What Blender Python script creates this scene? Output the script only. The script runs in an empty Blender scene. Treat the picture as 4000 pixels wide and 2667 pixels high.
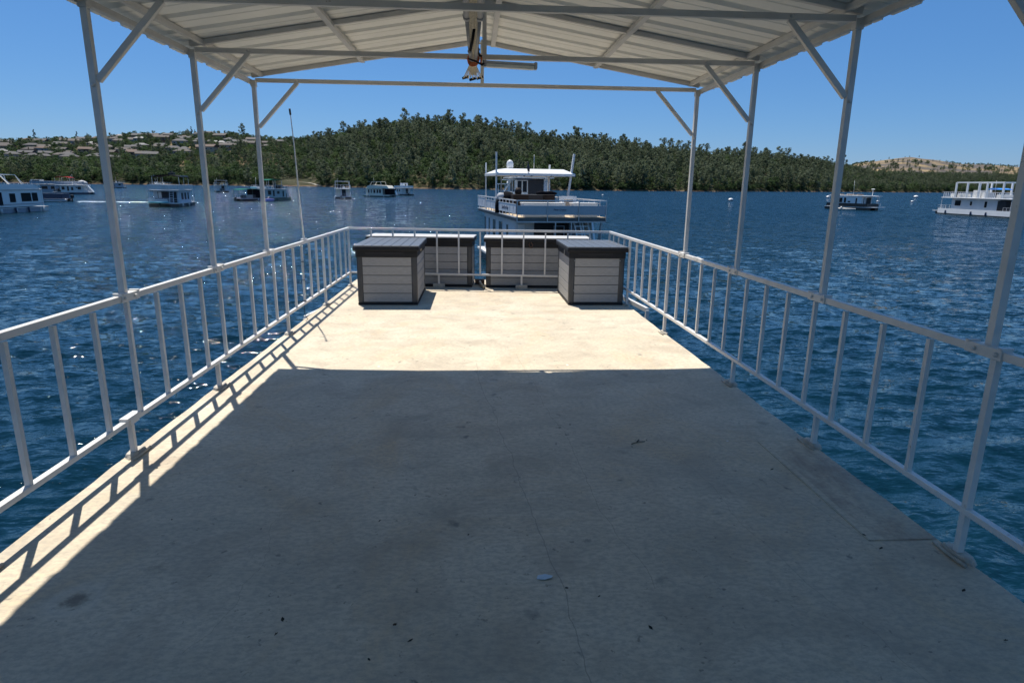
import bpy, math, random
import numpy as np
from mathutils import Vector, Matrix
PI = math.pi
sc = bpy.context.scene

# ---------------------------------------------------------------- camera, sky, sun, exposure
TILT = Matrix.Rotation(math.radians(-0.48), 4, 'X')      # our houseboat floats slightly bow-down
cam_d = bpy.data.cameras.new('camera')
cam = bpy.data.objects.new('camera', cam_d)
sc.collection.objects.link(cam)
cam_d.sensor_width = 36.0
cam_d.lens = 21.905
cam_d.clip_start = 0.05
cam_d.clip_end = 20000
r_ = Vector((0.99813889, -0.059792, 0.01198648)); u_ = Vector((0.0024941, 0.23642109, 0.97164749)); f_ = Vector((0.0609306, 0.96980925, -0.23613021))
M = Matrix(((r_.x, u_.x, -f_.x, -0.0704), (r_.y, u_.y, -f_.y, 0.0), (r_.z, u_.z, -f_.z, 1.65), (0, 0, 0, 1)))
cam.matrix_world = TILT @ M
sc.camera = cam

SUN_DIR = Vector((-0.20, 0.41, 1.0)).normalized()
world = bpy.data.worlds.new('World'); sc.world = world; world.use_nodes = True
wn = world.node_tree.nodes; wl = world.node_tree.links
for n in list(wn): wn.remove(n)
wo = wn.new('ShaderNodeOutputWorld'); wb = wn.new('ShaderNodeBackground'); ws = wn.new('ShaderNodeTexSky')
ws.sky_type = 'NISHITA'; ws.sun_disc = False
ws.sun_elevation = math.asin(SUN_DIR.z); ws.sun_rotation = math.atan2(SUN_DIR.x, SUN_DIR.y)
ws.altitude = 400; ws.air_density = 1.0; ws.dust_density = 0.25; ws.ozone_density = 6.0
wb.inputs['Strength'].default_value = 0.86

sv = wn.new('ShaderNodeVectorMath'); sv.operation = 'SCALE'; sv.inputs[3].default_value = 0.13
gm = wn.new('ShaderNodeGamma'); gm.inputs[1].default_value = 1.28
hs = wn.new('ShaderNodeHueSaturation'); hs.inputs['Saturation'].default_value = 1.03; hs.inputs['Hue'].default_value = 0.499
wl.new(ws.outputs[0], sv.inputs[0]); wl.new(sv.outputs[0], gm.inputs[0]); wl.new(gm.outputs[0], hs.inputs['Color']); mxs = wn.new('ShaderNodeMix'); mxs.data_type = 'RGBA'; mxs.inputs[0].default_value = .68; mxs.inputs[7].default_value = (.058, .196, .470, 1)
wl.new(hs.outputs[0], mxs.inputs[6]); wl.new(mxs.outputs[2], wb.inputs[0])
wl.new(wb.outputs[0], wo.inputs[0])
sun_d = bpy.data.lights.new('sun', 'SUN'); sun_d.energy = 5.0; sun_d.angle = math.radians(0.53); sun_d.color = (1.0, 0.95, 0.87)
sun = bpy.data.objects.new('sun', sun_d); sc.collection.objects.link(sun)
sun.rotation_euler = (-SUN_DIR).to_track_quat('-Z', 'Y').to_euler()
sc.view_settings.view_transform = 'Standard'; sc.view_settings.look = 'None'
sc.view_settings.exposure = 0.42; sc.view_settings.gamma = 1.0
sc.render.engine = 'CYCLES'
sc.cycles.max_bounces = 8; sc.cycles.diffuse_bounces = 4; sc.cycles.glossy_bounces = 4; sc.cycles.transparent_max_bounces = 6
sc.cycles.sample_clamp_indirect = 6.0
sc.cycles.use_denoising = True

# ---------------------------------------------------------------- helpers
C = sc.collection
BOAT = []      # top-level objects of our own houseboat: tilted with it at the end

class N:
    """small wrapper for material nodes"""
    def __init__(s, name):
        s.m = bpy.data.materials.new(name); s.m.use_nodes = True
        s.t = s.m.node_tree; s.b = s.t.nodes['Principled BSDF']; s.out = s.t.nodes['Material Output']
    def n(s, typ, **kw):
        x = s.t.nodes.new('ShaderNode' + typ)
        for k, v in kw.items():
            if k.startswith('i_'):
                x.inputs[k[2:].replace('_', ' ')].default_value = v
            else: setattr(x, k, v)
        return x
    def l(s, a, b): s.t.links.new(a, b)
    def math(s, op, a, b=None, c=None, clamp=False):
        x = s.t.nodes.new('ShaderNodeMath'); x.operation = op; x.use_clamp = clamp
        for i, v in enumerate((a, b, c)):
            if v is None: continue
            if isinstance(v, (int, float)): x.inputs[i].default_value = v
            else: s.l(v, x.inputs[i])
        return x.outputs[0]
    def noise(s, vec, scale, detail=3, rough=.5, dist=0.0):
        x = s.n('TexNoise'); x.inputs['Scale'].default_value = scale; x.inputs['Detail'].default_value = detail
        x.inputs['Roughness'].default_value = rough; x.inputs['Distortion'].default_value = dist
        if vec is not None: s.l(vec, x.inputs['Vector'])
        return x
    def ramp(s, fac, stops):
        x = s.n('ValToRGB'); e = x.color_ramp.elements
        while len(e) < len(stops): e.new(0.5)
        for i, (p, c) in enumerate(stops):
            e[i].position = p; e[i].color = (c if len(c) == 4 else tuple(c) + (1,))
        s.l(fac, x.inputs[0]); return x.outputs[0]
    def mix(s, fac, a, b, typ='MIX'):
        x = s.n('Mix', data_type='RGBA', blend_type=typ)
        for i, v in ((0, fac), (6, a), (7, b)):
            if isinstance(v, (int, float)): x.inputs[i].default_value = v
            elif isinstance(v, tuple): x.inputs[i].default_value = v if len(v) == 4 else v + (1,)
            else: s.l(v, x.inputs[i])
        return x.outputs[2]
    def mapping(s, vec, scale=(1, 1, 1), rot=(0, 0, 0)):
        x = s.n('Mapping'); x.inputs['Scale'].default_value = scale; x.inputs['Rotation'].default_value = rot
        s.l(vec, x.inputs[0]); return x.outputs[0]
    def bump(s, h, strength=.3, dist=.01):
        x = s.n('Bump'); x.inputs['Strength'].default_value = strength; x.inputs['Distance'].default_value = dist
        s.l(h, x.inputs['Height']); s.l(x.outputs[0], s.b.inputs['Normal']); return x

MATS = {}
def mat(name, col, rough=.5, metal=0.0, var=.12, scale=6.0, spec=.5, bump=0.0):
    """painted / plastic surface with a little uneven wear"""
    if name in MATS: return MATS[name]
    k = N(name); tc = k.n('TexCoord').outputs['Object']
    a = k.noise(tc, scale, 4, .6).outputs['Fac']
    f = k.ramp(a, [(.3, tuple(c * (1 - var) for c in col)), (.7, tuple(min(1, c * (1 + var)) for c in col))])
    k.l(f, k.b.inputs['Base Color'])
    k.b.inputs['Roughness'].default_value = rough; k.b.inputs['Metallic'].default_value = metal
    k.b.inputs['Specular IOR Level'].default_value = spec
    if bump: k.bump(k.noise(tc, scale * 12, 3).outputs['Fac'], bump, .004)
    MATS[name] = k.m; return k.m

class MB:
    def __init__(s): s.v = []; s.f = []; s.s = []
    def add(s, vs, fs, smooth=False):
        o = len(s.v); s.v += [tuple(v) for v in vs]; s.f += [tuple(i + o for i in f) for f in fs]; s.s += [smooth] * len(fs); return s
    def box(s, c, d, rz=0.0, rx=0.0, taper=1.0):
        R = Matrix.Rotation(rz, 3, 'Z') @ Matrix.Rotation(rx, 3, 'X'); vs = []
        for z in (-1, 1):
            t = taper if z > 0 else 1.0
            for x, y in ((-1, -1), (1, -1), (1, 1), (-1, 1)):
                vs.append(Vector(c) + R @ Vector((x * d[0] / 2 * t, y * d[1] / 2 * t, z * d[2] / 2)))
        return s.add(vs, [(0, 3, 2, 1), (4, 5, 6, 7), (0, 1, 5, 4), (1, 2, 6, 5), (2, 3, 7, 6), (3, 0, 4, 7)])
    def b2(s, a, b):
        """box from corner a to corner b"""
        return s.box([(a[i] + b[i]) / 2 for i in range(3)], [abs(b[i] - a[i]) for i in range(3)])
    def bar(s, p, q, w, h=None, up=(0, 0, 1)):
        h = h or w; p = Vector(p); q = Vector(q); d = (q - p).normalized(); upv = Vector(up)
        if abs(d.dot(upv)) > .98: upv = Vector((0, 1, 0))
        x = d.cross(upv).normalized() * w / 2; y = x.cross(d).normalized() * h / 2
        vs = [e + a * x + b * y for e in (p, q) for a, b in ((-1, -1), (1, -1), (1, 1), (-1, 1))]
        return s.add(vs, [(0, 1, 2, 3), (7, 6, 5, 4), (0, 4, 5, 1), (1, 5, 6, 2), (2, 6, 7, 3), (3, 7, 4, 0)])
    def tube(s, pts, r, n=8, r2=None, cap=True):
        pts = [Vector(p) for p in pts]; rings = []; m = len(pts); ref = None
        for i, p in enumerate(pts):
            d = (pts[min(i + 1, m - 1)] - pts[max(i - 1, 0)]).normalized()
            if ref is None: ref = Vector((0, 0, 1)) if abs(d.z) < .9 else Vector((1, 0, 0))
            x = d.cross(ref).normalized(); y = x.cross(d).normalized()
            rr = r if r2 is None else r + (r2 - r) * i / max(1, m - 1)
            rings.append([p + (x * math.cos(a) + y * math.sin(a)) * rr for a in [2 * PI * k / n for k in range(n)]])
        vs = [v for g in rings for v in g]; fs = []
        for i in range(m - 1):
            for k in range(n): fs.append((i * n + k, i * n + (k + 1) % n, (i + 1) * n + (k + 1) % n, (i + 1) * n + k))
        if cap: fs += [tuple(reversed(range(n))), tuple((m - 1) * n + k for k in range(n))]
        return s.add(vs, fs, True)
    def lathe(s, prof, c=(0, 0, 0), n=14, axis='Z', sx=1, sy=1):
        vs = []; c = Vector(c)
        for r, z in prof:
            for k in range(n):
                a = 2 * PI * k / n; x, y = r * math.cos(a) * sx, r * math.sin(a) * sy
                vs.append(c + (Vector((x, y, z)) if axis == 'Z' else Vector((z, x, y)) if axis == 'X' else Vector((x, z, y))))
        fs = []
        for i in range(len(prof) - 1):
            for k in range(n): fs.append((i * n + k, i * n + (k + 1) % n, (i + 1) * n + (k + 1) % n, (i + 1) * n + k))
        fs += [tuple(reversed(range(n))), tuple((len(prof) - 1) * n + k for k in range(n))]
        return s.add(vs, fs, True)
    def prism(s, outline, a0, a1, axis='Y'):
        """outline: 2D points; extruded from a0 to a1 along axis (X: (y,z), Y: (x,z), Z: (x,y))"""
        n = len(outline)
        def P(u, w, t): return (t, u, w) if axis == 'X' else (u, t, w) if axis == 'Y' else (u, w, t)
        vs = [P(u, w, a0) for u, w in outline] + [P(u, w, a1) for u, w in outline]
        return s.add(vs, [tuple(range(n)), tuple(reversed(range(n, 2 * n)))] + [(i, i + n, (i + 1) % n + n, (i + 1) % n) for i in range(n)])
    def mesh(s, name, m):
        me = bpy.data.meshes.new(name); me.from_pydata(s.v, [], s.f); me.polygons.foreach_set('use_smooth', s.s)
        import bmesh
        bm = bmesh.new(); bm.from_mesh(me); bmesh.ops.recalc_face_normals(bm, faces=bm.faces); bm.to_mesh(me); bm.free()
        if m is not None: me.materials.append(m)
        return me
    def build(s, name, m, parent=None, bevel=0.0, loc=None):
        """coordinates are in the parent's own frame"""
        o = bpy.data.objects.new(name, s.mesh(name, m)); C.objects.link(o)
        if parent is not None: o.parent = parent
        if loc is not None: o.location = loc
        if bevel:
            md = o.modifiers.new('bevel', 'BEVEL'); md.width = bevel; md.segments = 2; md.limit_method = 'ANGLE'
        return o

def inst(name, me, parent, loc=(0, 0, 0), rot=(0, 0, 0), scale=(1, 1, 1)):
    o = bpy.data.objects.new(name, me); C.objects.link(o); o.parent = parent
    o.location = loc; o.rotation_euler = rot; o.scale = scale; return o
def thing(name, label, cat, loc=(0, 0, 0), rz=0.0, group=None, own=False):
    o = bpy.data.objects.new(name, None); C.objects.link(o); o.location = loc; o.rotation_euler = (0, 0, rz); o.empty_display_size = .3
    o['label'] = label; o['category'] = cat
    if group: o['group'] = group
    if own: BOAT.append(o)
    return o
def tag(o, label, cat, group=None, own=False):
    o['label'] = label; o['category'] = cat
    if group: o['group'] = group
    if own: BOAT.append(o)
    return o
def struct(o, kind='structure', label=None, own=False):
    o['kind'] = kind
    if label: o['label'] = label
    if own: BOAT.append(o)
    return o
def copy_tree(o, parent=None):
    c = o.copy(); C.objects.link(c); c.parent = parent
    for ch in list(o.children): copy_tree(ch, c)
    return c
rnd = random.Random(7)

# ---------------------------------------------------------------- materials
def m_paint():
    k = N('white_steel_paint'); tc = k.n('TexCoord').outputs['Object']
    a = k.noise(tc, 2.5, 5, .65).outputs['Fac']
    c = k.ramp(a, [(.25, (.52, .50, .465)), (.55, (.66, .64, .60)), (.8, (.72, .70, .66))])
    b = k.noise(tc, 38, 3, .6).outputs['Fac']
    c = k.mix(k.ramp(b, [(.70, (0, 0, 0)), (.76, (1, 1, 1))]), c, (.34, .25, .17))
    k.l(c, k.b.inputs['Base Color']); k.b.inputs['Roughness'].default_value = .38
    k.bump(k.noise(tc, 60, 3).outputs['Fac'], .12, .003); return k.m
PAINT = m_paint()

def m_deck():
    k = N('deck_coating'); tc = k.n('TexCoord').outputs['Object']
    big = k.noise(tc, .55, 5, .62, .3).outputs['Fac']
    mid = k.noise(k.mapping(tc, (1.0, 1.7, 1)), 1.7, 6, .68, .4).outputs['Fac']
    fine = k.noise(k.mapping(tc, (1.0, 1.6, 1)), 26, 5, .7).outputs['Fac']
    col = k.ramp(big, [(.30, (.55, .455, .315)), (.5, (.61, .52, .375)), (.72, (.64, .565, .425))])
    col = k.mix(k.ramp(mid, [(.36, (1, 1, 1)), (.56, (0, 0, 0))]), col, (.50, .43, .31))
    # warm tannin stains
    st = k.noise(k.mapping(tc, (1.2, .9, 1)), .9, 6, .72, 1.1).outputs['Fac']
    col = k.mix(k.math('MULTIPLY', k.ramp(st, [(.50, (0, 0, 0)), (.72, (1, 1, 1))]), .60), col, (.55, .38, .19))
    col = k.mix(k.math('MULTIPLY', k.ramp(fine, [(.40, (1, 1, 1)), (.58, (0, 0, 0))]), .45), col, (.27, .245, .21))
    # bare grey cement-like blotches
    gb = k.noise(tc, 2.3, 4, .6, .8).outputs['Fac']
    col = k.mix(k.math('MULTIPLY', k.ramp(gb, [(.48, (0, 0, 0)), (.68, (1, 1, 1))]), .55), col, (.34, .28, .205))
    # dark spots of mildew in two sizes
    for scl, th, amt in ((3.4, .060, .65), (9.0, .060, .7), (16.0, .07, .6), (2.1, .05, .5)):
        v = k.n('TexVoronoi'); v.inputs['Scale'].default_value = scl; v.inputs['Randomness'].default_value = 1
        w = k.n('VectorMath', operation='ADD'); nz = k.noise(tc, 14 + scl, 3)
        sc_ = k.n('VectorMath', operation='SCALE'); sc_.inputs[3].default_value = .10
        k.l(nz.outputs['Color'], sc_.inputs[0]); k.l(tc, w.inputs[0]); k.l(sc_.outputs[0], w.inputs[1]); k.l(w.outputs[0], v.inputs['Vector'])
        spot = k.ramp(v.outputs['Distance'], [(th, (1, 1, 1)), (th * 2.2, (0, 0, 0))])
        msk = k.ramp(k.noise(tc, 1.3 + scl * .1, 2).outputs['Fac'], [(.44, (0, 0, 0)), (.54, (1, 1, 1))])
        col = k.mix(k.math('MULTIPLY', k.math('MULTIPLY', spot, msk), amt), col, (.13, .12, .10))
    sep = k.n('SeparateXYZ'); k.l(tc, sep.inputs[0]); X, Y = sep.outputs[0], sep.outputs[1]
    # long hairline cracks running along the deck and sheet seams across it
    cr = None
    for x0, sl, amp, w, y0, y1, sd in ((-.045, -.108, .16, .0022, 1.2, 5.9, 1.0), (.43, -.080, .14, .0015, 2.3, 6.2, 9.0), (1.18, -.235, .05, .0016, 2.66, 5.0, 23.0), (1.02, -.12, .16, .0011, 1.2, 4.1, 31.0), (-.9, .05, .3, .0010, 2.0, 3.6, 47.0)):
        cmb = k.n('CombineXYZ'); k.l(Y, cmb.inputs[0]); cmb.inputs[1].default_value = sd
        nn = k.noise(cmb.outputs[0], .9, 5, .55).outputs['Fac']
        px = k.math('ADD', k.math('MULTIPLY_ADD', nn, amp * 2, x0 - amp - sl * 5.5), k.math('MULTIPLY', Y, sl))
        d = k.math('ABSOLUTE', k.math('SUBTRACT', X, px))
        lm = k.math('MULTIPLY', k.math('GREATER_THAN', Y, y0), k.math('LESS_THAN', Y, y1))
        one = k.math('MULTIPLY', k.math('LESS_THAN', d, w), lm)
        cr = one if cr is None else k.math('MAXIMUM', cr, one)
    for y0, xa, xb in ((3.87, 1.2, 2.25), (2.62, 1.86, 2.22), (8.35, .6, 1.2), (4.85, -1.5, .4)):
        wob = k.math('MULTIPLY_ADD', k.noise(tc, 6, 2).outputs['Fac'], .012, y0)
        d = k.math('ABSOLUTE', k.math('SUBTRACT', Y, wob))
        one = k.math('MULTIPLY', k.math('LESS_THAN', d, .0022), k.math('MULTIPLY', k.math('GREATER_THAN', X, xa), k.math('LESS_THAN', X, xb)))
        cr = k.math('MAXIMUM', cr, one)
    for x0, ya, yb in ((1.86, 2.62, 3.5), (1.2, 8.35, 8.6)):
        d = k.math('ABSOLUTE', k.math('SUBTRACT', X, k.math('MULTIPLY_ADD', k.noise(tc, 5, 2).outputs['Fac'], .01, x0)))
        one = k.math('MULTIPLY', k.math('LESS_THAN', d, .002), k.math('MULTIPLY', k.math('GREATER_THAN', Y, ya), k.math('LESS_THAN', Y, yb)))
        cr = k.math('MAXIMUM', cr, one)
    # reddish-brown stain on the patched strip at the right edge
    ex = k.math('MULTIPLY', k.math('GREATER_THAN', X, 1.9), k.math('MULTIPLY', k.math('GREATER_THAN', Y, 2.62), k.math('LESS_THAN', Y, 3.87)))
    rs = k.ramp(k.noise(k.mapping(tc, (3, 1, 1)), 2.2, 5, .7).outputs['Fac'], [(.42, (0, 0, 0)), (.62, (1, 1, 1))])
    col = k.mix(k.math('MULTIPLY', k.math('MULTIPLY', ex, rs), .45), col, (.20, .13, .10))
    # worn pit with a brown centre, left of the walkway
    pv = k.n('VectorMath', operation='SUBTRACT'); pv.inputs[1].default_value = (-1.70, 2.33, 0); k.l(tc, pv.inputs[0]); pl = k.n('VectorMath', operation='LENGTH'); k.l(pv.outputs[0], pl.inputs[0])
    pd = k.math('ADD', pl.outputs['Value'], k.math('MULTIPLY', k.noise(tc, 22, 4, .7).outputs['Fac'], .09))
    col = k.mix(k.math('MULTIPLY', k.ramp(pd, [(.070, (1, 1, 1)), (.098, (0, 0, 0))]), .75), col, (.16, .12, .08))
    col = k.mix(k.math('MULTIPLY', k.ramp(pd, [(.10, (0, 0, 0)), (.13, (1, 1, 1)), (.17, (0, 0, 0))]), .25), col, (.70, .64, .52))
    # pale paint flakes
    v = k.n('TexVoronoi'); v.inputs['Scale'].default_value = 1.6; k.l(tc, v.inputs['Vector'])
    pf = k.ramp(v.outputs['Distance'], [(.018, (1, 1, 1)), (.024, (0, 0, 0))])
    col = k.mix(pf, col, (.68, .68, .66))
    col = k.mix(k.math('MULTIPLY', cr, .38), col, (.10, .09, .08))
    k.l(col, k.b.inputs['Base Color']); k.b.inputs['Roughness'].default_value = .72
    br = k.noise(k.mapping(tc, (1.0, 2.0, 1)), 60, 4, .6).outputs['Fac']
    h = k.math('ADD', k.math('MULTIPLY', br, .5), k.math('MULTIPLY', fine, .7)); h = k.math('SUBTRACT', h, k.math('MULTIPLY', cr, 1.2))
    k.bump(h, .28, .003); return k.m
DECK = m_deck()

def m_water():
    k = N('lake_water'); tc = k.n('TexCoord').outputs['Object']
    k.b.inputs['Base Color'].default_value = (.001, .0145, .0245, 1)
    k.b.inputs['Roughness'].default_value = .035; k.b.inputs['IOR'].default_value = 1.333
    a = k.noise(k.mapping(tc, (.55, 1.25, 1), (0, 0, .22)), 5.0, 4, .60, .3).outputs['Fac']
    b = k.noise(k.mapping(tc, (.60, 1.20, 1), (0, 0, -.2)), 2.6, 4, .6, .3).outputs['Fac']
    c = k.noise(k.mapping(tc, (.55, 1.1, 1), (0, 0, .1)), .8, 3, .55, .2).outputs['Fac']
    h = k.math('ADD', k.math('MULTIPLY', b, .06), k.math('MULTIPLY', c, .09))
    bp = k.bump(h, 1.0, 1.0)
    # fine ripples: slopes taken straight from noise so that they stay as steep far away as they are near
    tot = bp.outputs[0]
    ln = k.n('VectorMath', operation='LENGTH'); k.l(tc, ln.inputs[0])
    def by_range(a, b, va, vb):
        m_ = k.n('MapRange'); m_.inputs[1].default_value = a; m_.inputs[2].default_value = b; m_.inputs[3].default_value = va; m_.inputs[4].default_value = vb; k.l(ln.outputs['Value'], m_.inputs[0]); return m_.outputs[0]
    calm = by_range(4, 34, .42, 1.18); fade = by_range(50, 140, 1.0, .62)
    for scl, rot, amt in ((6.5, .22, (1.2, 1.7)), (1.9, -.2, (1.0, 1.6)), (.62, .12, (.30, .75)), (17.0, .1, (.6, .8))):
        nz = k.noise(k.mapping(tc, (.55, 1.25, 1), (0, 0, rot)), scl, 3, .6, .25)
        sb = k.n('VectorMath', operation='SUBTRACT'); sb.inputs[1].default_value = (.5, .5, .5); k.l(nz.outputs['Color'], sb.inputs[0])
        ml = k.n('VectorMath', operation='MULTIPLY'); ml.inputs[1].default_value = (amt[0], amt[1], 0); sk_ = k.n('VectorMath', operation='SCALE'); k.l(sb.outputs[0], sk_.inputs[0]); k.l(k.math('MULTIPLY', calm, fade) if scl > 5 else calm, sk_.inputs[3]); k.l(sk_.outputs[0], ml.inputs[0])
        ad = k.n('VectorMath', operation='ADD'); k.l(tot, ad.inputs[0]); k.l(ml.outputs[0], ad.inputs[1]); tot = ad.outputs[0]
    # far off only the wave faces turned towards our boat show; their backs are hidden behind crests
    amt = k.n('MapRange'); amt.inputs[1].default_value = 12; amt.inputs[2].default_value = 110; amt.inputs[3].default_value = 0; amt.inputs[4].default_value = -.26; k.l(ln.outputs['Value'], amt.inputs[0])
    nd = k.n('VectorMath', operation='NORMALIZE'); k.l(tc, nd.inputs[0]); s2 = k.n('VectorMath', operation='SCALE'); k.l(nd.outputs[0], s2.inputs[0]); k.l(amt.outputs[0], s2.inputs[3])
    a2 = k.n('VectorMath', operation='ADD'); k.l(tot, a2.inputs[0]); k.l(s2.outputs[0], a2.inputs[1]); tot = a2.outputs[0]
    nm = k.n('VectorMath', operation='NORMALIZE'); k.l(tot, nm.inputs[0]); k.l(nm.outputs[0], k.b.inputs['Normal'])
    return k.m
WATER = m_water()

SHEET = mat('white_roof_sheet', (.90, .89, .835), .5, 0, .05, 1.2)
BLACKPL = mat('black_plastic', (.012, .013, .015), .55, 0, .2, 5, spec=.3)
def m_lid():
    k = N('grey_lid_plastic'); tc = k.n('TexCoord').outputs['Object']
    g = k.noise(k.mapping(tc, (14, 1.2, 1)), 9, 4, .6).outputs['Fac']
    k.l(k.ramp(g, [(.3, (.085, .092, .10)), (.7, (.125, .132, .14))]), k.b.inputs['Base Color'])
    k.b.inputs['Roughness'].default_value = .36; k.bump(g, .25, .003); return k.m
LID = m_lid()
def m_slat(name, c0, c1):
    k = N(name); tc = k.n('TexCoord').outputs['Object']
    g = k.noise(k.mapping(tc, (1.5, 1.5, 26)), 9, 5, .65).outputs['Fac']
    k.l(k.ramp(g, [(.3, c0), (.7, c1)]), k.b.inputs['Base Color'])
    k.b.inputs['Roughness'].default_value = .6; k.bump(g, .5, .004); return k.m
SLAT = m_slat('grey_woodgrain_plastic', (.25, .245, .235), (.37, .365, .35))
LIDTOP = mat('sunlit_grey_lid', (.42, .41, .39), .6, 0, .06, 5)  # paler copy of the lid grey with sunlight put into its colour
POST_G = mat('charcoal_plastic', (.045, .048, .052), .4, 0, .15, 5)
WHITE = mat('boat_white', (.76, .76, .74), .35, 0, .05, .8)
WHITE2 = mat('aged_white_gelcoat', (.60, .59, .56), .5, 0, .10, .9)
CREAM = mat('cream_gelcoat', (.70, .66, .54), .5, 0, .08, .9)
GREYB = mat('grey_boat_paint', (.30, .33, .37), .5, 0, .12, .9)
BLUEG = mat('blue_grey_panel', (.44, .45, .46), .45, 0, .06, 1.5)
PALEB = mat('pale_blue_siding', (.46, .52, .57), .5, 0, .08, 1.0)
DARK = mat('dark_interior', (.010, .010, .012), .6, 0, .3, 2)
GLASS = mat('tinted_window', (.008, .010, .014), .12, 0, .2, 2, spec=.25)
NAVY = mat('navy_hull', (.015, .03, .07), .35, 0, .1, 1)
BLACKH = mat('black_hull', (.012, .012, .014), .35, 0, .2, 1)
ALU = mat('dull_aluminium', (.42, .43, .44), .4, .8, .12, 2)
RAILM = mat('rail_white', (.68, .68, .67), .4, 0, .05, 2)
TAN = mat('tan_deck_mat', (.44, .34, .22), .8, 0, .15, 1.5)
BROWN = mat('dark_brown_vinyl', (.022, .016, .013), .7, 0, .25, 2, spec=.2)
BLACKC = mat('black_canvas', (.008, .008, .010), .95, 0, .3, 1, spec=.1)
GREENC = mat('green_canvas', (.008, .10, .065), .95, 0, .12, 1, spec=.15)
REDC = mat('red_canvas', (.28, .02, .025), .95, 0, .15, 1, spec=.1)
BLUEC = mat('blue_canvas', (.02, .20, .62), .7, 0, .1, 1)
GREENH = mat('dark_green_hull', (.01, .055, .05), .4, 0, .15, 1)
ROPE = mat('cotton_rope', (.58, .52, .40), .85, 0, .22, 60, bump=.5)
ORANGE = mat('orange_bungee', (.55, .13, .03), .7, 0, .2, 40)
PVC = mat('grey_pipe', (.36, .36, .36), .45, 0, .15, 6)
WOOD = mat('hickory_handle', (.55, .42, .24), .55, 0, .25, 20, bump=.3)
RUST = mat('rusty_hammer_head', (.10, .06, .045), .6, .5, .4, 18)
TEXTB = mat('dark_blue_lettering', (.01, .02, .07), .5, 0, .1, 1)
BARE = mat('sealant_pad', (.42, .38, .31), .75, 0, .25, 14, bump=.6)
# ---------------------------------------------------------------- water
WZ = -2.9
def build_water():
    rng = np.random.RandomState(4)
    a = np.concatenate([np.linspace(-PI, -.95, 40)[:-1], np.linspace(-.95, .95, 620), np.linspace(.95, PI, 40)[1:]])
    a[0] = -PI
    r = [0.0, 1.2, 2.0]
    while r[-1] < 260: r.append(r[-1] * 1.0068 + .015)
    while r[-1] < 9000: r.append(r[-1] * 1.12)
    r = np.array(r); na, nr = len(a), len(r)
    R, A = np.meshgrid(r, a, indexing='ij')
    X = R * np.sin(A); Y = R * np.cos(A)
    Z = np.zeros_like(X)
    dr = np.gradient(r)[:, None] * np.ones_like(A); da = np.gradient(a)[None, :] * R
    cell = np.maximum(dr, da)
    for i in range(72):
        lam = .22 * (1.9 / .22) ** (rng.rand() ** 1.2); k = 2 * PI / lam
        th = math.radians(97) + rng.randn() * .50            # crests lie roughly across the view
        amp = .0064 * lam * (.6 + .8 * rng.rand())
        ph = rng.rand() * 6.28
        w = np.clip((lam / cell - 2.6) / 2.5, 0, 1)
        env = .7 + .3 * np.sin((X * rng.uniform(-.5, .5) + Y * rng.uniform(-.6, .6)) + rng.rand() * 6)
        s = np.sin(k * (X * math.cos(th) + Y * math.sin(th)) + ph + .5 * np.sin(k * .18 * (X * math.sin(th) - Y * math.cos(th)) + ph))
        Z += amp * w * env * (s + .35 * (1 - np.abs(s)) ** 2)
    Z *= np.clip(R / 2.5, 0, 1)
    v = np.stack([X, Y, Z], -1).reshape(-1, 3)
    i = np.arange(nr - 1)[:, None]; j = np.arange(na - 1)[None, :]
    q = np.stack([i * na + j, i * na + j + 1, (i + 1) * na + j + 1, (i + 1) * na + j], -1).reshape(-1, 4)
    me = bpy.data.meshes.new('water'); me.vertices.add(len(v)); me.vertices.foreach_set('co', v.ravel().astype('f'))
    me.loops.add(q.size); me.loops.foreach_set('vertex_index', q[:, ::-1].ravel().astype('i'))
    me.polygons.add(len(q)); me.polygons.foreach_set('loop_start', (np.arange(len(q)) * 4).astype('i')); me.polygons.foreach_set('loop_total', np.full(len(q), 4, 'i'))
    me.update(calc_edges=True); me.polygons.foreach_set('use_smooth', np.ones(len(q), bool)); me.validate()
    me.materials.append(WATER)
    o = bpy.data.objects.new('water', me); C.objects.link(o); o.location = (0, 0, WZ)
    struct(o, 'structure', 'choppy deep blue lake with sun glitter on its left side')
build_water()

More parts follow.
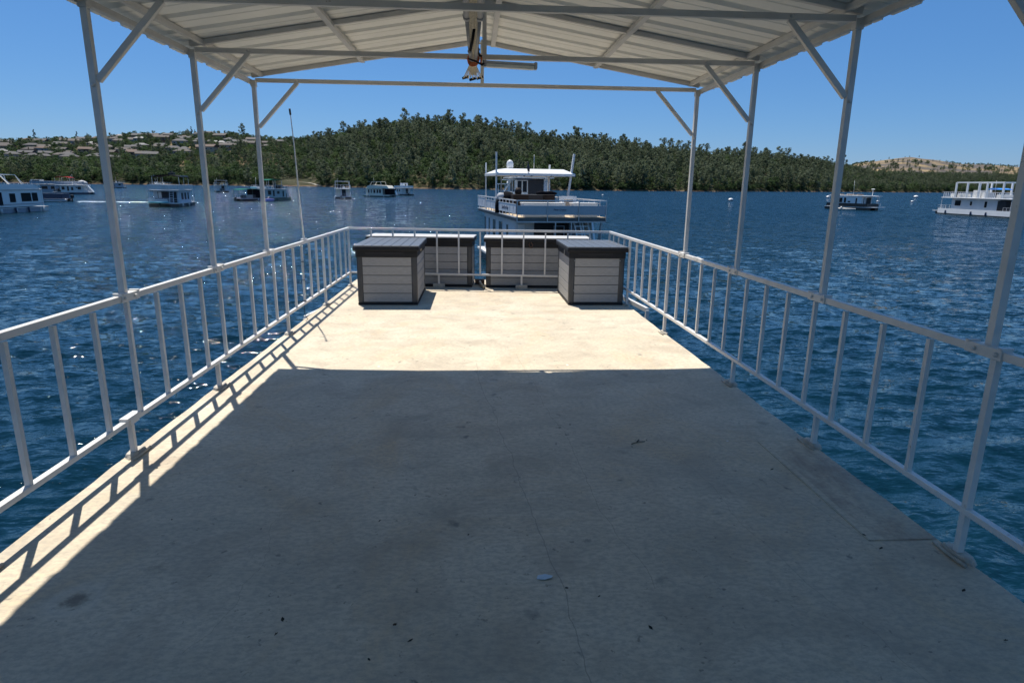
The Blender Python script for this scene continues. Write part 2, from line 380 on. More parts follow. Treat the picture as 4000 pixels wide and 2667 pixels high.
# ---------------------------------------------------------------- our deck
DX0, DX1, DY0, DY1 = -2.262, 2.232, -9.5, 11.68
def build_deck():
    rg = random.Random(3); m = MB()
    ys = [DY0 + (DY1 - DY0) * i / 110 for i in range(111)]
    L = [(DX0 + rg.uniform(-.005, .005), y) for y in ys]; Rr = [(DX1 + rg.uniform(-.006, .006), y) for y in ys]
    vs = [];
    for (xa, y), (xb, _) in zip(L, Rr):
        vs += [(xa, y, -.055), (xa, y, -.012), (xa + .02, y, .004), (xa + .055, y, 0), (xb - .055, y, 0), (xb - .02, y, .004), (xb, y, -.012), (xb, y, -.055)]
    fs = []
    for i in range(110):
        for k in range(7): fs.append((i * 8 + k, i * 8 + k + 1, i * 8 + 8 + k + 1, i * 8 + 8 + k))
        fs.append((i * 8 + 7, i * 8, i * 8 + 8, i * 8 + 15))
    fs += [tuple(range(8)), tuple(reversed(range(110 * 8, 111 * 8)))]
    m.add(vs, fs); d = m.build('deck', DECK)
    struct(d, 'structure', 'weathered cream coated roof deck with cracks and stains', own=True)
    # patched board let into the right edge
    p = MB(); p.box((2.03, 3.245, .002), (.34, 1.23, .004)); o = p.build('deck_patch', DECK, d)
    f = MB(); f.box((0, 3.3, -.13), (4.40, 16.4, .14)); f.build('edge_beam', mat('under_deck_trim', (.5, .5, .48), .6), d)
    w = MB(); w.box((0, 3.0, -1.25), (3.5, 12.5, 2.06)); w.build('cabin_wall', WHITE2, d)
    h = MB()
    for s in (-1, 1): h.prism([(-6.5, -2.25), (11.4, -2.25), (11.9, -2.5), (11.2, -3.15), (-6.5, -3.15)], s * 1.25 - .45, s * 1.25 + .45, 'X')
    h.box((0, 2.7, -2.26), (4.0, 17.6, .08)); h.build('hull', ALU, d)
    return d
deck = build_deck()

# ---------------------------------------------------------------- side and front railings
def box_mesh(name, d, m, c=(0, 0, 0)): return MB().box(c, d).mesh(name, m)
BAL = box_mesh('baluster', (.025, .025, .705), PAINT)
LEG = box_mesh('leg', (.030, .030, .226), PAINT)
LONGLEG = box_mesh('leg', (.031, .031, .955), PAINT)
def pad_mesh(seed):
    rg = random.Random(seed); n = 14; m = MB(); vs = []
    for ring, (s, z) in enumerate(((1.12, 0), (1.0, .016), (.86, .024))):
        for k in range(n):
            a = 2 * PI * k / n; ex = 2.6
            ca, sa = math.cos(a), math.sin(a); rr = (abs(ca) ** ex + abs(sa) ** ex) ** (-1 / ex)
            j = 1 + rg.uniform(-.07, .07)
            vs.append((.036 * rr * ca * s * j, .085 * rr * sa * s * j, z + (rg.uniform(-.003, .004) if ring else 0)))
    fs = [(r * n + k, r * n + (k + 1) % n, (r + 1) * n + (k + 1) % n, (r + 1) * n + k) for r in range(2) for k in range(n)] + [tuple(2 * n + k for k in range(n))]
    m.add(vs, fs)
    m.tube([(-.042, -.10, .006), (-.050, -.04, .009), (-.046, .05, .007), (-.038, .11, .004)], .008, 6)
    return m.mesh('foot_pad', BARE)
PADS = [pad_mesh(i) for i in range(4)]
FY = [0.35, 2.49, 3.80, 5.16, 7.17, 9.04, 10.94]
def rail_y(x): return 10.90 - (x + 2.2) * .108          # front rail runs very slightly askew

def splice(parent, x, y, side):
    """welded sleeve with bolts where a roof post stands on the top rail"""
    m = MB(); m.box((x, y, .984), (.052, .205, .050)); m.box((x, y - .09, 1.012), (.060, .022, .010)); m.box((x, y + .09, 1.012), (.060, .022, .010))
    o = m.build('rail_bracket', PAINT, parent, bevel=.003)
    for dy in (-.075, .045):
        b = MB(); b.lathe([(.010, -.006), (.010, .006), (.005, .009)], (x - side * .030, y + dy, .984), 8, 'X'); b.build('bolt', PAINT, o)
    return o

def side_rail(side, label):
    x = side * 2.205; t = thing('railing', label, 'railing', (0, 0, 0), own=True)
    yend = rail_y(x)
    m = MB(); m.bar((x, .3, .982), (x, yend + .02, .982), .038)
    m.build('top_rail', PAINT, t, bevel=.003)
    m = MB(); m.bar((x, .3, .232), (x, yend, .232), .036, .030); m.build('bottom_rail', PAINT, t, bevel=.003)
    if side < 0: ys = [.70, 1.07, 1.43, 1.79, 2.15, 2.515, 2.879, 3.222, 3.565, 3.915, 4.286, 4.638, 4.975, 5.343, 5.708, 6.08, 6.43, 6.792, 7.547, 7.932, 8.295, 8.655, 9.395, 9.789, 10.169, 10.569]
    else: ys = [.70, 1.07, 1.43, 1.80, 2.16, 2.894, 3.259, 3.622, 3.967, 4.333, 4.679, 5.033, 5.405, 5.748, 6.104, 6.461, 6.786, 7.53, 7.90, 8.27, 8.64, 9.38, 9.75, 10.1]
    for y in ys: inst('baluster', BAL, t, (x, y, .60))
    for y in FY[1:]:
        full = (y > 6.9) or (side > 0 and y < 2.6)
        if y > 10.5: y = yend
        if full: inst('leg', LONGLEG, t, (x, y, .478))
        else: inst('leg', LEG, t, (x, y - .02, .108))
        inst('foot_pad', PADS[int(y * 7) % 4], t, (x + side * .004, y, .001), (0, 0, 0 if side > 0 else PI))
    for y in (2.545, 3.932, 5.309, 6.677): splice(t, x, y, side)
    if side < 0:
        m = MB(); m.box((x, 3.79, .255), (.05, .16, .018)); m.box((x + .022, 3.79, .236), (.008, .10, .045)); m.build('rail_bracket', PAINT, t)
    else:
        m = MB(); m.box((x, 6.25, .989), (.044, .10, .030)); m.build('rail_joint', PAINT, t)
    return t
rail_l = side_rail(-1, 'long white steel railing on the left side of the deck')
rail_r = side_rail(1, 'long white steel railing on the right side of the deck')
def front_rail():
    t = thing('railing', 'short white railing across the front of the deck between the grey boxes', 'railing', own=True)
    a, b = -2.19, 2.19
    MB().bar((a, rail_y(a), .982), (b, rail_y(b), .982), .036).build('top_rail', PAINT, t, bevel=.003)
    MB().bar((a, rail_y(a), .232), (b, rail_y(b), .232), .034, .030).build('bottom_rail', PAINT, t, bevel=.003)
    for x in (-1.815, -1.442, -1.07, -.694, -.324, .039, .408, .77, 1.135, 1.506, 1.872):
        inst('baluster', BAL, t, (x, rail_y(x), .60), (0, 0, -.108))
    for x in (-.67, .745):
        inst('leg', LEG, t, (x, rail_y(x), .118))
        m = MB(); m.box((x, rail_y(x), .035), (.20, .075, .07)); m.build('foot_block', BARE, t, bevel=.006)
front_rail()

# ---------------------------------------------------------------- corrugated canopy over the deck
FRAMES = [6.68, 5.31, 3.93, 2.55, 1.17, -.20, -1.58, -2.95, -4.3, -5.7, -7.1, -8.5]  # rearmost frames are unseen; canopy lengthened behind the camera to darken the near deck
def canopy():
    t = thing('canopy', 'white corrugated steel roof canopy on thin square posts over the deck', 'canopy', own=True)
    ex, ez, rz0 = 2.215, 2.686, 3.045            # rafter underside at eave and ridge
    sl = (rz0 - ez) / ex
    # roof sheets: one object per sheet, ribs run from ridge to eave
    pitch, ribw, ribh = .345, .095, .040
    def sheet_mesh(side, n):
        prof = []
        for i in range(n):
            y = i * pitch
            prof += [(y, 0), (y + .085, 0), (y + .092, .005), (y + .104, .005), (y + .111, 0), (y + pitch - ribw, 0), (y + pitch - ribw + .022, ribh), (y + pitch - .022, ribh)]
        prof.append((n * pitch, 0)); vs = []
        for x in (0.035, 2.44):
            zz = rz0 - sl * x + .042
            vs += [(side * x, y, zz + h) for y, h in prof]
            vs += [(side * x, y, zz + h + .0015) for y, h in prof]
        k = len(prof); fs = []
        for i in range(k - 1):
            fs.append((i, i + 1, 2 * k + i + 1, 2 * k + i)); fs.append((k + i, 3 * k + i, 3 * k + i + 1, k + i + 1))
            fs.append((i, k + i, k + i + 1, i + 1)); fs.append((2 * k + i, 2 * k + i + 1, 3 * k + i + 1, 3 * k + i))
        return MB().add(vs, fs).mesh('roof_sheet', SHEET)
    for side in (-1, 1):
        me = sheet_mesh(side, 3)
        for j in range(15):
            inst('roof_sheet', me, t, (0, 6.80 - (j + 1) * 3 * pitch, .0008 * (j % 2)))
    m = MB(); m.prism([(-.16, rz0 + .040), (0, rz0 + .072), (.16, rz0 + .040), (.16, rz0 + .043), (0, rz0 + .075), (-.16, rz0 + .043)], -8.7, 6.80, 'Y')
    m2 = MB(); m2.prism([(-.17, rz0 + .064), (0, rz0 + .094), (.17, rz0 + .064), (.17, rz0 + .067), (0, rz0 + .097), (-.17, rz0 + .067)], -8.7, 6.80, 'Y')
    m2.build('ridge_cap', SHEET, t)
    post = box_mesh('post', (.036, .036, 1.66), PAINT)
    for yi, y in enumerate(FRAMES):
        fr = MB()
        MB().bar((-2.2, y, 2.663), (2.2, y, 2.663), .034, .036).build('tie_beam', PAINT, t, bevel=.002)
        for s in (-1, 1):
            MB().bar((s * 2.235, y, ez + .018), (s * .002, y, rz0 + .018), .036, .036).build('rafter', PAINT, t, bevel=.002)
            inst('post', post, t, (s * 2.222, y, 1.826))
            MB().bar((s * 2.20, y + .001, 2.225), (s * 1.80, y + .001, 2.648), .030, .034).build('brace', PAINT, t, bevel=.002)
            b = MB(); b.lathe([(.012, -.003), (.012, .004), (.006, .007)], (s * 2.222, y - .021, 2.20), 8, 'Y'); b.lathe([(.012, -.003), (.012, .004), (.006, .007)], (s * 1.80, y - .021, 2.664), 8, 'Y')
            b.build('bolt', PAINT, t)
            k = MB(); k.box((s * 2.222, y, 2.632), (.050, .052, .062)); k.box((s * 2.250, y, 2.645), (.012, .17, .045)); k.build('corner_bracket', PAINT, t, bevel=.003)
        MB().bar((.018, y, 2.680), (.018, y, rz0 + .005), .034).build('hanger', PAINT, t, bevel=.002)
    for x, w, dz in ((-1.16, .045, -.012), (1.16, .045, -.012), (.125, .045, -.006)):
        z = rz0 - sl * abs(x) + dz
        MB().bar((x, -8.6, z + .018), (x, 6.70, z + .018), w, .030).build('purlin', PAINT, t, bevel=.002)
    for s in (-1, 1):
        MB().bar((s * 2.263, -8.6, 2.655), (s * 2.263, 6.71, 2.655), .040, .038).build('eave_beam', PAINT, t, bevel=.003)
        MB().bar((s * 2.14, -8.6, 2.716), (s * 2.14, 6.69, 2.716), .030, .040).build('eave_purlin', PAINT, t, bevel=.003)
canopy()

# ---------------------------------------------------------------- bundle of pipes and rope tied under the ridge
def bundle():
    t = thing('pole_bundle', 'two grey poles and looped white rope strapped under the canopy ridge', 'pole bundle', (-.07, 5.3, 2.6), own=True)
    O = Vector((-.07, 5.3, 2.6))
    def L(x, y, z): return Vector((x, y, z)) - O
    for dx in (-.034, .034):
        m = MB(); m.tube([L(-.07 + dx * 1.25, 2.3, 2.775), L(-.07 + dx * 1.25, 4.35, 2.725)], .021, 12)
        m.tube([L(-.07 + dx * 1.25, 4.35, 2.725), L(-.07 + dx * 1.2, 4.40, 2.723)], .026, 12)
        m.tube([L(-.07 + dx * 1.2, 4.40, 2.723), L(-.07 + dx * .55, 5.25, 2.645), L(-.07 + dx * .4, 5.75, 2.615)], .015, 12); m.build('pole', PVC, t)
    rg = random.Random(5)
    for i in range(9):
        a = -.026 + .0065 * i; pts = []
        for j in range(9):
            y = 2.3 + j * (5.30 - 2.3) / 8
            z = 2.745 - max(0, y - 3.9) * .072 + rg.uniform(-.004, .004)
            pts.append(L(-.07 + a * (1 - .25 * j / 8) + rg.uniform(-.002, .002), y, z))
        e = -.085 + .0215 * i
        pts += [L(-.075 + e * .3, 5.42, 2.620), L(-.075 + e * .62, 5.60, 2.598), L(-.075 + e * .95, 5.78, 2.578 + (.012 if i % 2 else 0))]
        MB().tube(pts, .0052, 6).build('rope', ROPE, t)
        if i in (1, 4, 7):
            p = pts[-1]; c = MB(); c.bar(p + Vector((-.028, -.01, -.012)), p + Vector((.024, .01, .006)), .024, .022); c.build('rope_end', BLACKPL, t, bevel=.004)
    for k, (y, z, r) in enumerate(((5.24, 2.640, .040), (5.27, 2.636, .043), (5.31, 2.630, .040))):
        ring = [L(-.07 + r * math.cos(a), y + .01 * math.sin(2 * a), z + r * .8 * math.sin(a)) for a in [2 * PI * j / 18 for j in range(19)]]
        MB().tube(ring, .0065, 6, cap=False).build('bungee_cord', ORANGE, t)
    MB().tube([L(-.02, 5.26, 2.675), L(-.005, 5.24, 2.645), L(-.012, 5.22, 2.61), L(-.006, 5.2, 2.585)], .007, 6).build('bungee_cord', ORANGE, t)
    MB().tube([L(-.108, 5.2, 2.628), L(-.05, 5.18, 2.608), L(.0, 5.18, 2.581), L(.012, 5.18, 2.591), L(.006, 5.18, 2.62)], .0075, 7).build('bungee_hook', BLACKPL, t)
    MB().tube([L(-.045, 5.22, 2.705), L(-.033, 5.22, 2.712), L(-.026, 5.22, 2.70), L(-.03, 5.22, 2.68), L(-.02, 5.24, 2.66), L(.0, 5.24, 2.655)], .009, 7).build('bungee_hook', BLACKPL, t)
    MB().tube([L(-.064, 4.55, 2.690), L(-.078, 4.80, 2.660), L(-.092, 4.98, 2.645)], .010, 7).build('strap', BLACKC, t)
    MB().lathe([(.004, -.016), (.017, -.01), (.018, .006), (.006, .016)], L(-.096, 4.99, 2.64), 10, 'X').build('strap_knob', PVC, t)
bundle()

def tube_light():
    t = thing('light_fixture', 'switched off tube light hung under the middle cross beam', 'light', (.22, 5.27, 2.61), own=True)
    MB().bar((-.195, 0, .008), (.195, 0, -.004), .052, .022).build('housing', mat('light_housing', (.50, .50, .49), .5), t, bevel=.006)
    MB().bar((-.190, 0, -.013), (.190, 0, -.026), .046, .030).build('diffuser', mat('ribbed_diffuser', (.88, .87, .78), .3), t, bevel=.010)
    for s in (-1, 1): MB().box((s * .200, 0, -.006 - s * .006), (.026, .058, .052)).build('end_cap', mat('light_end_cap', (.42, .42, .42), .5), t, bevel=.008)
    MB().tube([(-.21, 0, 0), (-.25, 0, .002), (-.262, 0, .03)], .005, 6).build('cable', BLACKPL, t)
tube_light()

# ---------------------------------------------------------------- the four deck storage boxes
def deck_box(label, loc, w, d, rz=0.0, slot=True, nslat=5, lidmat=None, seams=7, latch=True, lidtex=None):
    """w across, d deep; origin at the middle of the base"""
    t = thing('storage_box', label, 'storage box', loc, rz, 'grey plastic storage boxes at the front of the deck', own=True)
    H, x, y = .80, w / 2, d / 2
    m = MB(); m.box((0, 0, .40), (w - .05, d - .05, .74)); m.build('liner', BLACKPL, t)
    m = MB(); m.box((0, 0, .020), (w, d, .040)); m.build('base_trim', BLACKPL, t, bevel=.008)
    post = MB(); post.box((0, 0, 0), (.085, .085, .70)); pm = post.mesh('corner_post', POST_G)
    for sx in (-1, 1):
        for sy in (-1, 1):
            o = inst('corner_post', pm, t, (sx * (x - .0425), sy * (y - .0425), .38)); md = o.modifiers.new('b', 'BEVEL'); md.width = .022; md.segments = 3
    z0, z1 = .042, .655 + .04; hs = (z1 - z0) / nslat
    fm = box_mesh('slat', (w - .165, .014, hs - .007), SLAT); sm = box_mesh('slat', (.014, d - .165, hs - .007), SLAT)
    for i in range(nslat):
        z = z0 + hs * (i + .5)
        for s in (-1, 1):
            o = inst('slat', fm, t, (0, s * (y - .014), z)); md = o.modifiers.new('b', 'BEVEL'); md.width = .003; md.segments = 1
            o = inst('slat', sm, t, (s * (x - .014), 0, z)); md = o.modifiers.new('b', 'BEVEL'); md.width = .003; md.segments = 1
    m = MB()
    for s in (-1, 1):
        m.box((0, s * (y - .009), .742), (w + .012, .03, .10)); m.box((s * (x - .009), 0, .742), (.03, d - .034, .10))
    rim = m.build('rim', BLACKPL, t, bevel=.006)
    if slot:
        for s in (-1,): MB().box((-.03, s * (y + .0065), .752), (w * .62, .006, .026)).build('handle_slot', DARK, rim)
    m = MB(); W2, D2 = w + .075, d + .075
    m.box((0, 0, .812), (W2, D2, .055)); lid = m.build('lid', BLACKPL, t, bevel=.010)
    n = seams; bw = W2 / n
    bm_ = box_mesh('lid_board', (bw - .006, D2 - .012, .022), lidmat or LID)
    for i in range(n):
        o = inst('lid_board', bm_, lid, (-W2 / 2 + bw * (i + .5), 0, .8505)); md = o.modifiers.new('b', 'BEVEL'); md.width = .005; md.segments = 2
    for sx in (-.32, .32): MB().box((sx * w, y + .012, .80), (.09, .03, .05)).build('hinge', BLACKPL, t, bevel=.004)
    return t
b1 = deck_box('square-fronted grey box inside the railing at the front left', (-1.315, 9.76, 0), .86, 1.46)
b2 = deck_box('square-fronted grey box inside the railing at the front right', (1.735, 9.67, 0), .82, 1.26)
b3 = deck_box('long grey box outside the front railing, left of the sledgehammer', (-.965, 11.135, 0), 1.78, .58, -.085, slot=False, lidmat=LIDTOP, seams=1, latch=False)
b4 = deck_box('long grey box outside the front railing, right of the sledgehammer', (1.03, 10.96, 0), 1.76, .56, -.05, slot=False, lidmat=LIDTOP, seams=1, latch=False)
# clips and cord on the lids
m = MB(); m.tube([(.445, -.30, .83), (.455, -.30, .79), (.452, -.305, .745)], .006, 6); m.tube([(.445, -.26, .82), (.458, -.265, .78), (.452, -.27, .75)], .005, 6); m.build('latch_cord', ROPE, b1)
m = MB(); m.tube([(-.415, -.25, .84), (-.432, -.25, .79), (-.440, -.25, .70), (-.425, -.25, .695)], .005, 6); m.build('latch_hook', ALU, b2)
m = MB(); m.tube([(-.12, -.30, .80), (-.15, -.315, .75), (-.11, -.32, .69), (-.08, -.315, .75), (-.11, -.31, .79)], .008, 6); m.build('latch_strap', mat('brown_strap', (.18, .09, .05), .7), b4)
for bx in (b2,):
    for x, z in ((-.335, .66), (.335, .66), (-.335, .22)): MB().lathe([(.007, -.003), (.007, .003)], (x, -.632, z), 8, 'Y').build('screw', ALU, bx)

# ---------------------------------------------------------------- sledgehammer between the boxes
def hammer():
    t = thing('sledgehammer', 'sledgehammer with pale wooden handle lying between the two rear boxes', 'sledgehammer', (.035, 11.10, 0), own=True)
    m = MB(); m.lathe([(.040, -.085), (.047, -.078), (.047, -.02), (.041, 0), (.047, .02), (.047, .078), (.040, .085)], (0, 0, .050), 10, 'X'); m.build('head', RUST, t)
    m = MB(); m.tube([(0, .055, .062), (.005, -.10, .050), (.03, -.30, .036), (.075, -.52, .028)], .019, 9, .023); m.build('handle', WOOD, t)
    m = MB(); m.tube([(.002, -.02, .056), (.009, -.14, .047)], .0235, 9); m.build('grip_tape', mat('light_tape', (.6, .56, .48), .7), t)
hammer()

# ---------------------------------------------------------------- whip antenna on the left railing
def antenna():
    t = thing('antenna', 'tall thin white whip antenna clamped to the left railing', 'antenna', (-2.215, 8.10, 1.0), own=True)
    MB().tube([(0, 0, .03), (-.004, -.04, .35), (-.006, -.08, .75), (.004, -.16, 1.12), (.012, -.27, 1.50)], .0105, 8, .006).build('rod', mat('antenna_white', (.62, .61, .57), .4), t)
    MB().tube([(.0115, -.262, 1.47), (.0128, -.285, 1.535)], .0115, 8).build('tip', BLACKPL, t)
    m = MB(); m.box((0, 0, .012), (.05, .13, .02)); m.tube([(0, 0, .0), (0, 0, .06)], .018, 8); m.build('base_clamp', PAINT, t, bevel=.003)
    MB().tube([(0, .01, .0), (.03, .03, -.08), (.016, -.16, -.10), (.022, -.172, -.30), (.022, -.172, -.75), (-.005, -.17, -.80), (-.01, -.14, -.92), (.02, -.1, -1.02)], .004, 5).build('cable', BLACKPL, t)
    for z in (-.25, -.48, -.745): MB().box((.012, -.172, z), (.034, .034, .008)).build('cable_tie', BLACKPL, t)
antenna()

# ---------------------------------------------------------------- frames that stick out past the deck edges
def side_frame(label, a, b, drop):
    t = thing('side_bracket', label, 'bracket', own=True)
    MB().bar(a, b, .05, .07).build('arm', PAINT, t, bevel=.004)
    MB().bar(b, Vector(b) + Vector((0, 0, drop)), .05, .06).build('leg', PAINT, t, bevel=.004)
    e = Vector(a) + Vector((0, 0, drop)); MB().bar(Vector(b) + Vector((0, 0, drop)), e, .05, .06).build('brace', PAINT, t, bevel=.004)
side_frame('grey steel bracket poking out below the deck edge at the right', (2.30, 10.55, -.04), (2.56, 9.18, -.10), -.30)
side_frame('grey steel bracket poking out below the deck edge at the left', (-2.30, 10.6, -.20), (-2.66, 9.55, -.30), -.30)
t = thing('grab_rail', 'small white grab rail beyond the front right corner', 'grab rail', (2.35, 11.5, 0), own=True)
MB().tube([(-.0, 0, -.9), (0, 0, .70), (.02, 0, .735), (.18, .0, .735), (.20, .0, .70), (.20, 0, -.9)], .013, 8).build('hoop', PAINT, t)
MB().bar((-.35, -.1, -.12), (0, 0, -.12), .03, .03).build('mount', PAINT, t)

# ---------------------------------------------------------------- dead leaves and crumbs lying on the deck
def leaf_mesh(seed, L=.03):
    rg = random.Random(seed); m = MB(); n = 5; vs = []
    for i in range(n + 1):
        f = i / n; w = L * .32 * math.sin(PI * min(.97, f + .04)) + .001; z = .004 + L * .25 * f * f * rg.uniform(.6, 1.2)
        vs += [(f * L - L / 2, -w, z + .004), (f * L - L / 2, 0, z), (f * L - L / 2, w, z + .005 * rg.random())]
    fs = [(i * 3 + k, i * 3 + k + 1, i * 3 + k + 4, i * 3 + k + 3) for i in range(n) for k in (0, 1)]
    m.add(vs, fs); m.tube([(-L / 2, 0, .004), (-L * .75, 0, .008)], .0008, 4); return m.mesh('leaf', mat('dead_leaf', (.045, .035, .025), .9, 0, .4, 60))
LM = [leaf_mesh(i, l) for i, l in enumerate((.018, .013, .010))]
for (x, y, k) in ((-.82, 2.16, 0), (-.82, 2.08, 1), (-.38, 2.11, 0), (-.31, 2.02, 0), (.32, 2.31, 1), (.61, 2.05, 0), (.45, 2.25, 2), (-.20, 1.66, 0), (.0, 1.63, 1), (-.45, 1.93, 2), (1.87, 2.55, 0), (2.02, 2.22, 0),
                  (1.86, 2.67, 1), (-1.6, 2.95, 2), (-.55, 2.9, 1), (-.1, 2.75, 2), (1.10, 3.9, 2), (-1.15, 3.5, 1), (.62, 4.2, 2), (-.5, 1.75, 2), (1.95, 1.92, 1), (1.75, 3.42, 0)):
    o = bpy.data.objects.new('dead_leaf', LM[k]); C.objects.link(o); o.location = (x, y, .002); o.rotation_euler = (0, 0, rnd.uniform(0, 6.28))
    tag(o, 'tiny dark curled leaf crumb lying on the shaded deck', 'leaf', 'dead leaf crumbs scattered on the deck', own=True)
m = MB(); m.add([(-.035, -.015, .003), (.0, -.022, .004), (.030, -.012, .006), (.040, .006, .003), (.006, .018, .005), (-.028, .012, .003), (0, 0, .007)], [(0, 1, 6), (1, 2, 6), (2, 3, 6), (3, 4, 6), (4, 5, 6), (5, 0, 6)])
o = m.build('paint_chip', mat('pale_blue_chip', (.50, .60, .66), .6)); o.location = (.235, 2.40, .001); tag(o, 'pale blue paint chip lying beside the long crack in the deck', 'paint chip', own=True)
t = thing('twig', 'short pale twig with two dark seed heads on the shaded deck', 'twig', (1.03, 3.86, .006), .35, own=True)
MB().tube([(-.05, 0, 0), (0, .006, .004), (.055, .0, .002)], .004, 5).build('stem', mat('dry_twig', (.22, .17, .11), .9), t)
MB().tube([(-.005, .005, .003), (.03, .03, .008)], .006, 5, .003).build('seed_head', mat('dead_leaf', (.045, .035, .025)), t)
# ---------------------------------------------------------------- the other boats
def windows(parent, wall_x, specs, axis, frame=None, out=1):
    """axis 'y': wall plane at y = wall_x, specs (x, z, w, h); axis 'x': plane at x"""
    for (u, z, w, h) in specs:
        f = MB(); g = MB()
        if axis == 'y':
            f.box((u, wall_x + out * .012, z), (w + .10, .03, h + .10)); g.box((u, wall_x + out * .030, z), (w, .02, h))
        else:
            f.box((wall_x + out * .012, u, z), (.03, w + .10, h + .10)); g.box((wall_x + out * .030, u, z), (.02, w, h))
        fo = f.build('window', frame or RAILM, parent); g.build('pane', GLASS, fo)

def rail_part(parent, pts, h, step, m=None, w=.035, closed=False, panel=None, mid=0):
    """top rail, posts and optional panel along a polyline of deck edge points (local coords, z = deck)"""
    mb = MB(); pts = [Vector(p) for p in pts]
    for a, b in zip(pts[:-1], pts[1:]):
        up = Vector((0, 0, h)); mb.bar(a + up, b + up, w * 1.2)
        for q in range(mid): mb.bar(a + up * (q + 1) / (mid + 1), b + up * (q + 1) / (mid + 1), w * .8)
        n = max(1, int((b - a).length / step + .5))
        for i in range(n + 1): p = a.lerp(b, i / n); mb.bar(p, p + up, w)
    mb.build('railing', m or RAILM, parent)
    if panel:
        for a, b in zip(pts[:-1], pts[1:]):
            z0, z1, pm = panel; d = (b - a)
            MB().bar(a + Vector((0, 0, (z0 + z1) / 2)), b + Vector((0, 0, (z0 + z1) / 2)), .03, z1 - z0).build('side_panel', pm, parent)

def ladder(parent, a, b, w, ax, m=None, n=7):
    a, b, ax = Vector(a), Vector(b), Vector(ax).normalized() * w / 2
    l = MB(); l.bar(a - ax, b - ax, .05); l.bar(a + ax, b + ax, .05)
    for i in range(n): p = a.lerp(b, (i + .5) / n); l.bar(p - ax, p + ax, .045)
    l.build('ladder', m or RAILM, parent)

def hull_part(t, L, W, m, z0=-.35, z1=.55, bow=.9, deckm=None, name='hull'):
    x = L / 2
    for s in (-1, 1):
        h = MB(); h.prism([(-x, z1), (x, z1), (x + bow * .5, z1 - .12), (x, z0), (-x, z0)], s * W * .33 - W * .15, s * W * .33 + W * .15, 'Y')
        h.build(name, m, t)
    d = MB(); d.box((0, 0, z1 + .05), (L + bow * .7, W, .12)); d.build('lower_deck', deckm or WHITE2, t)

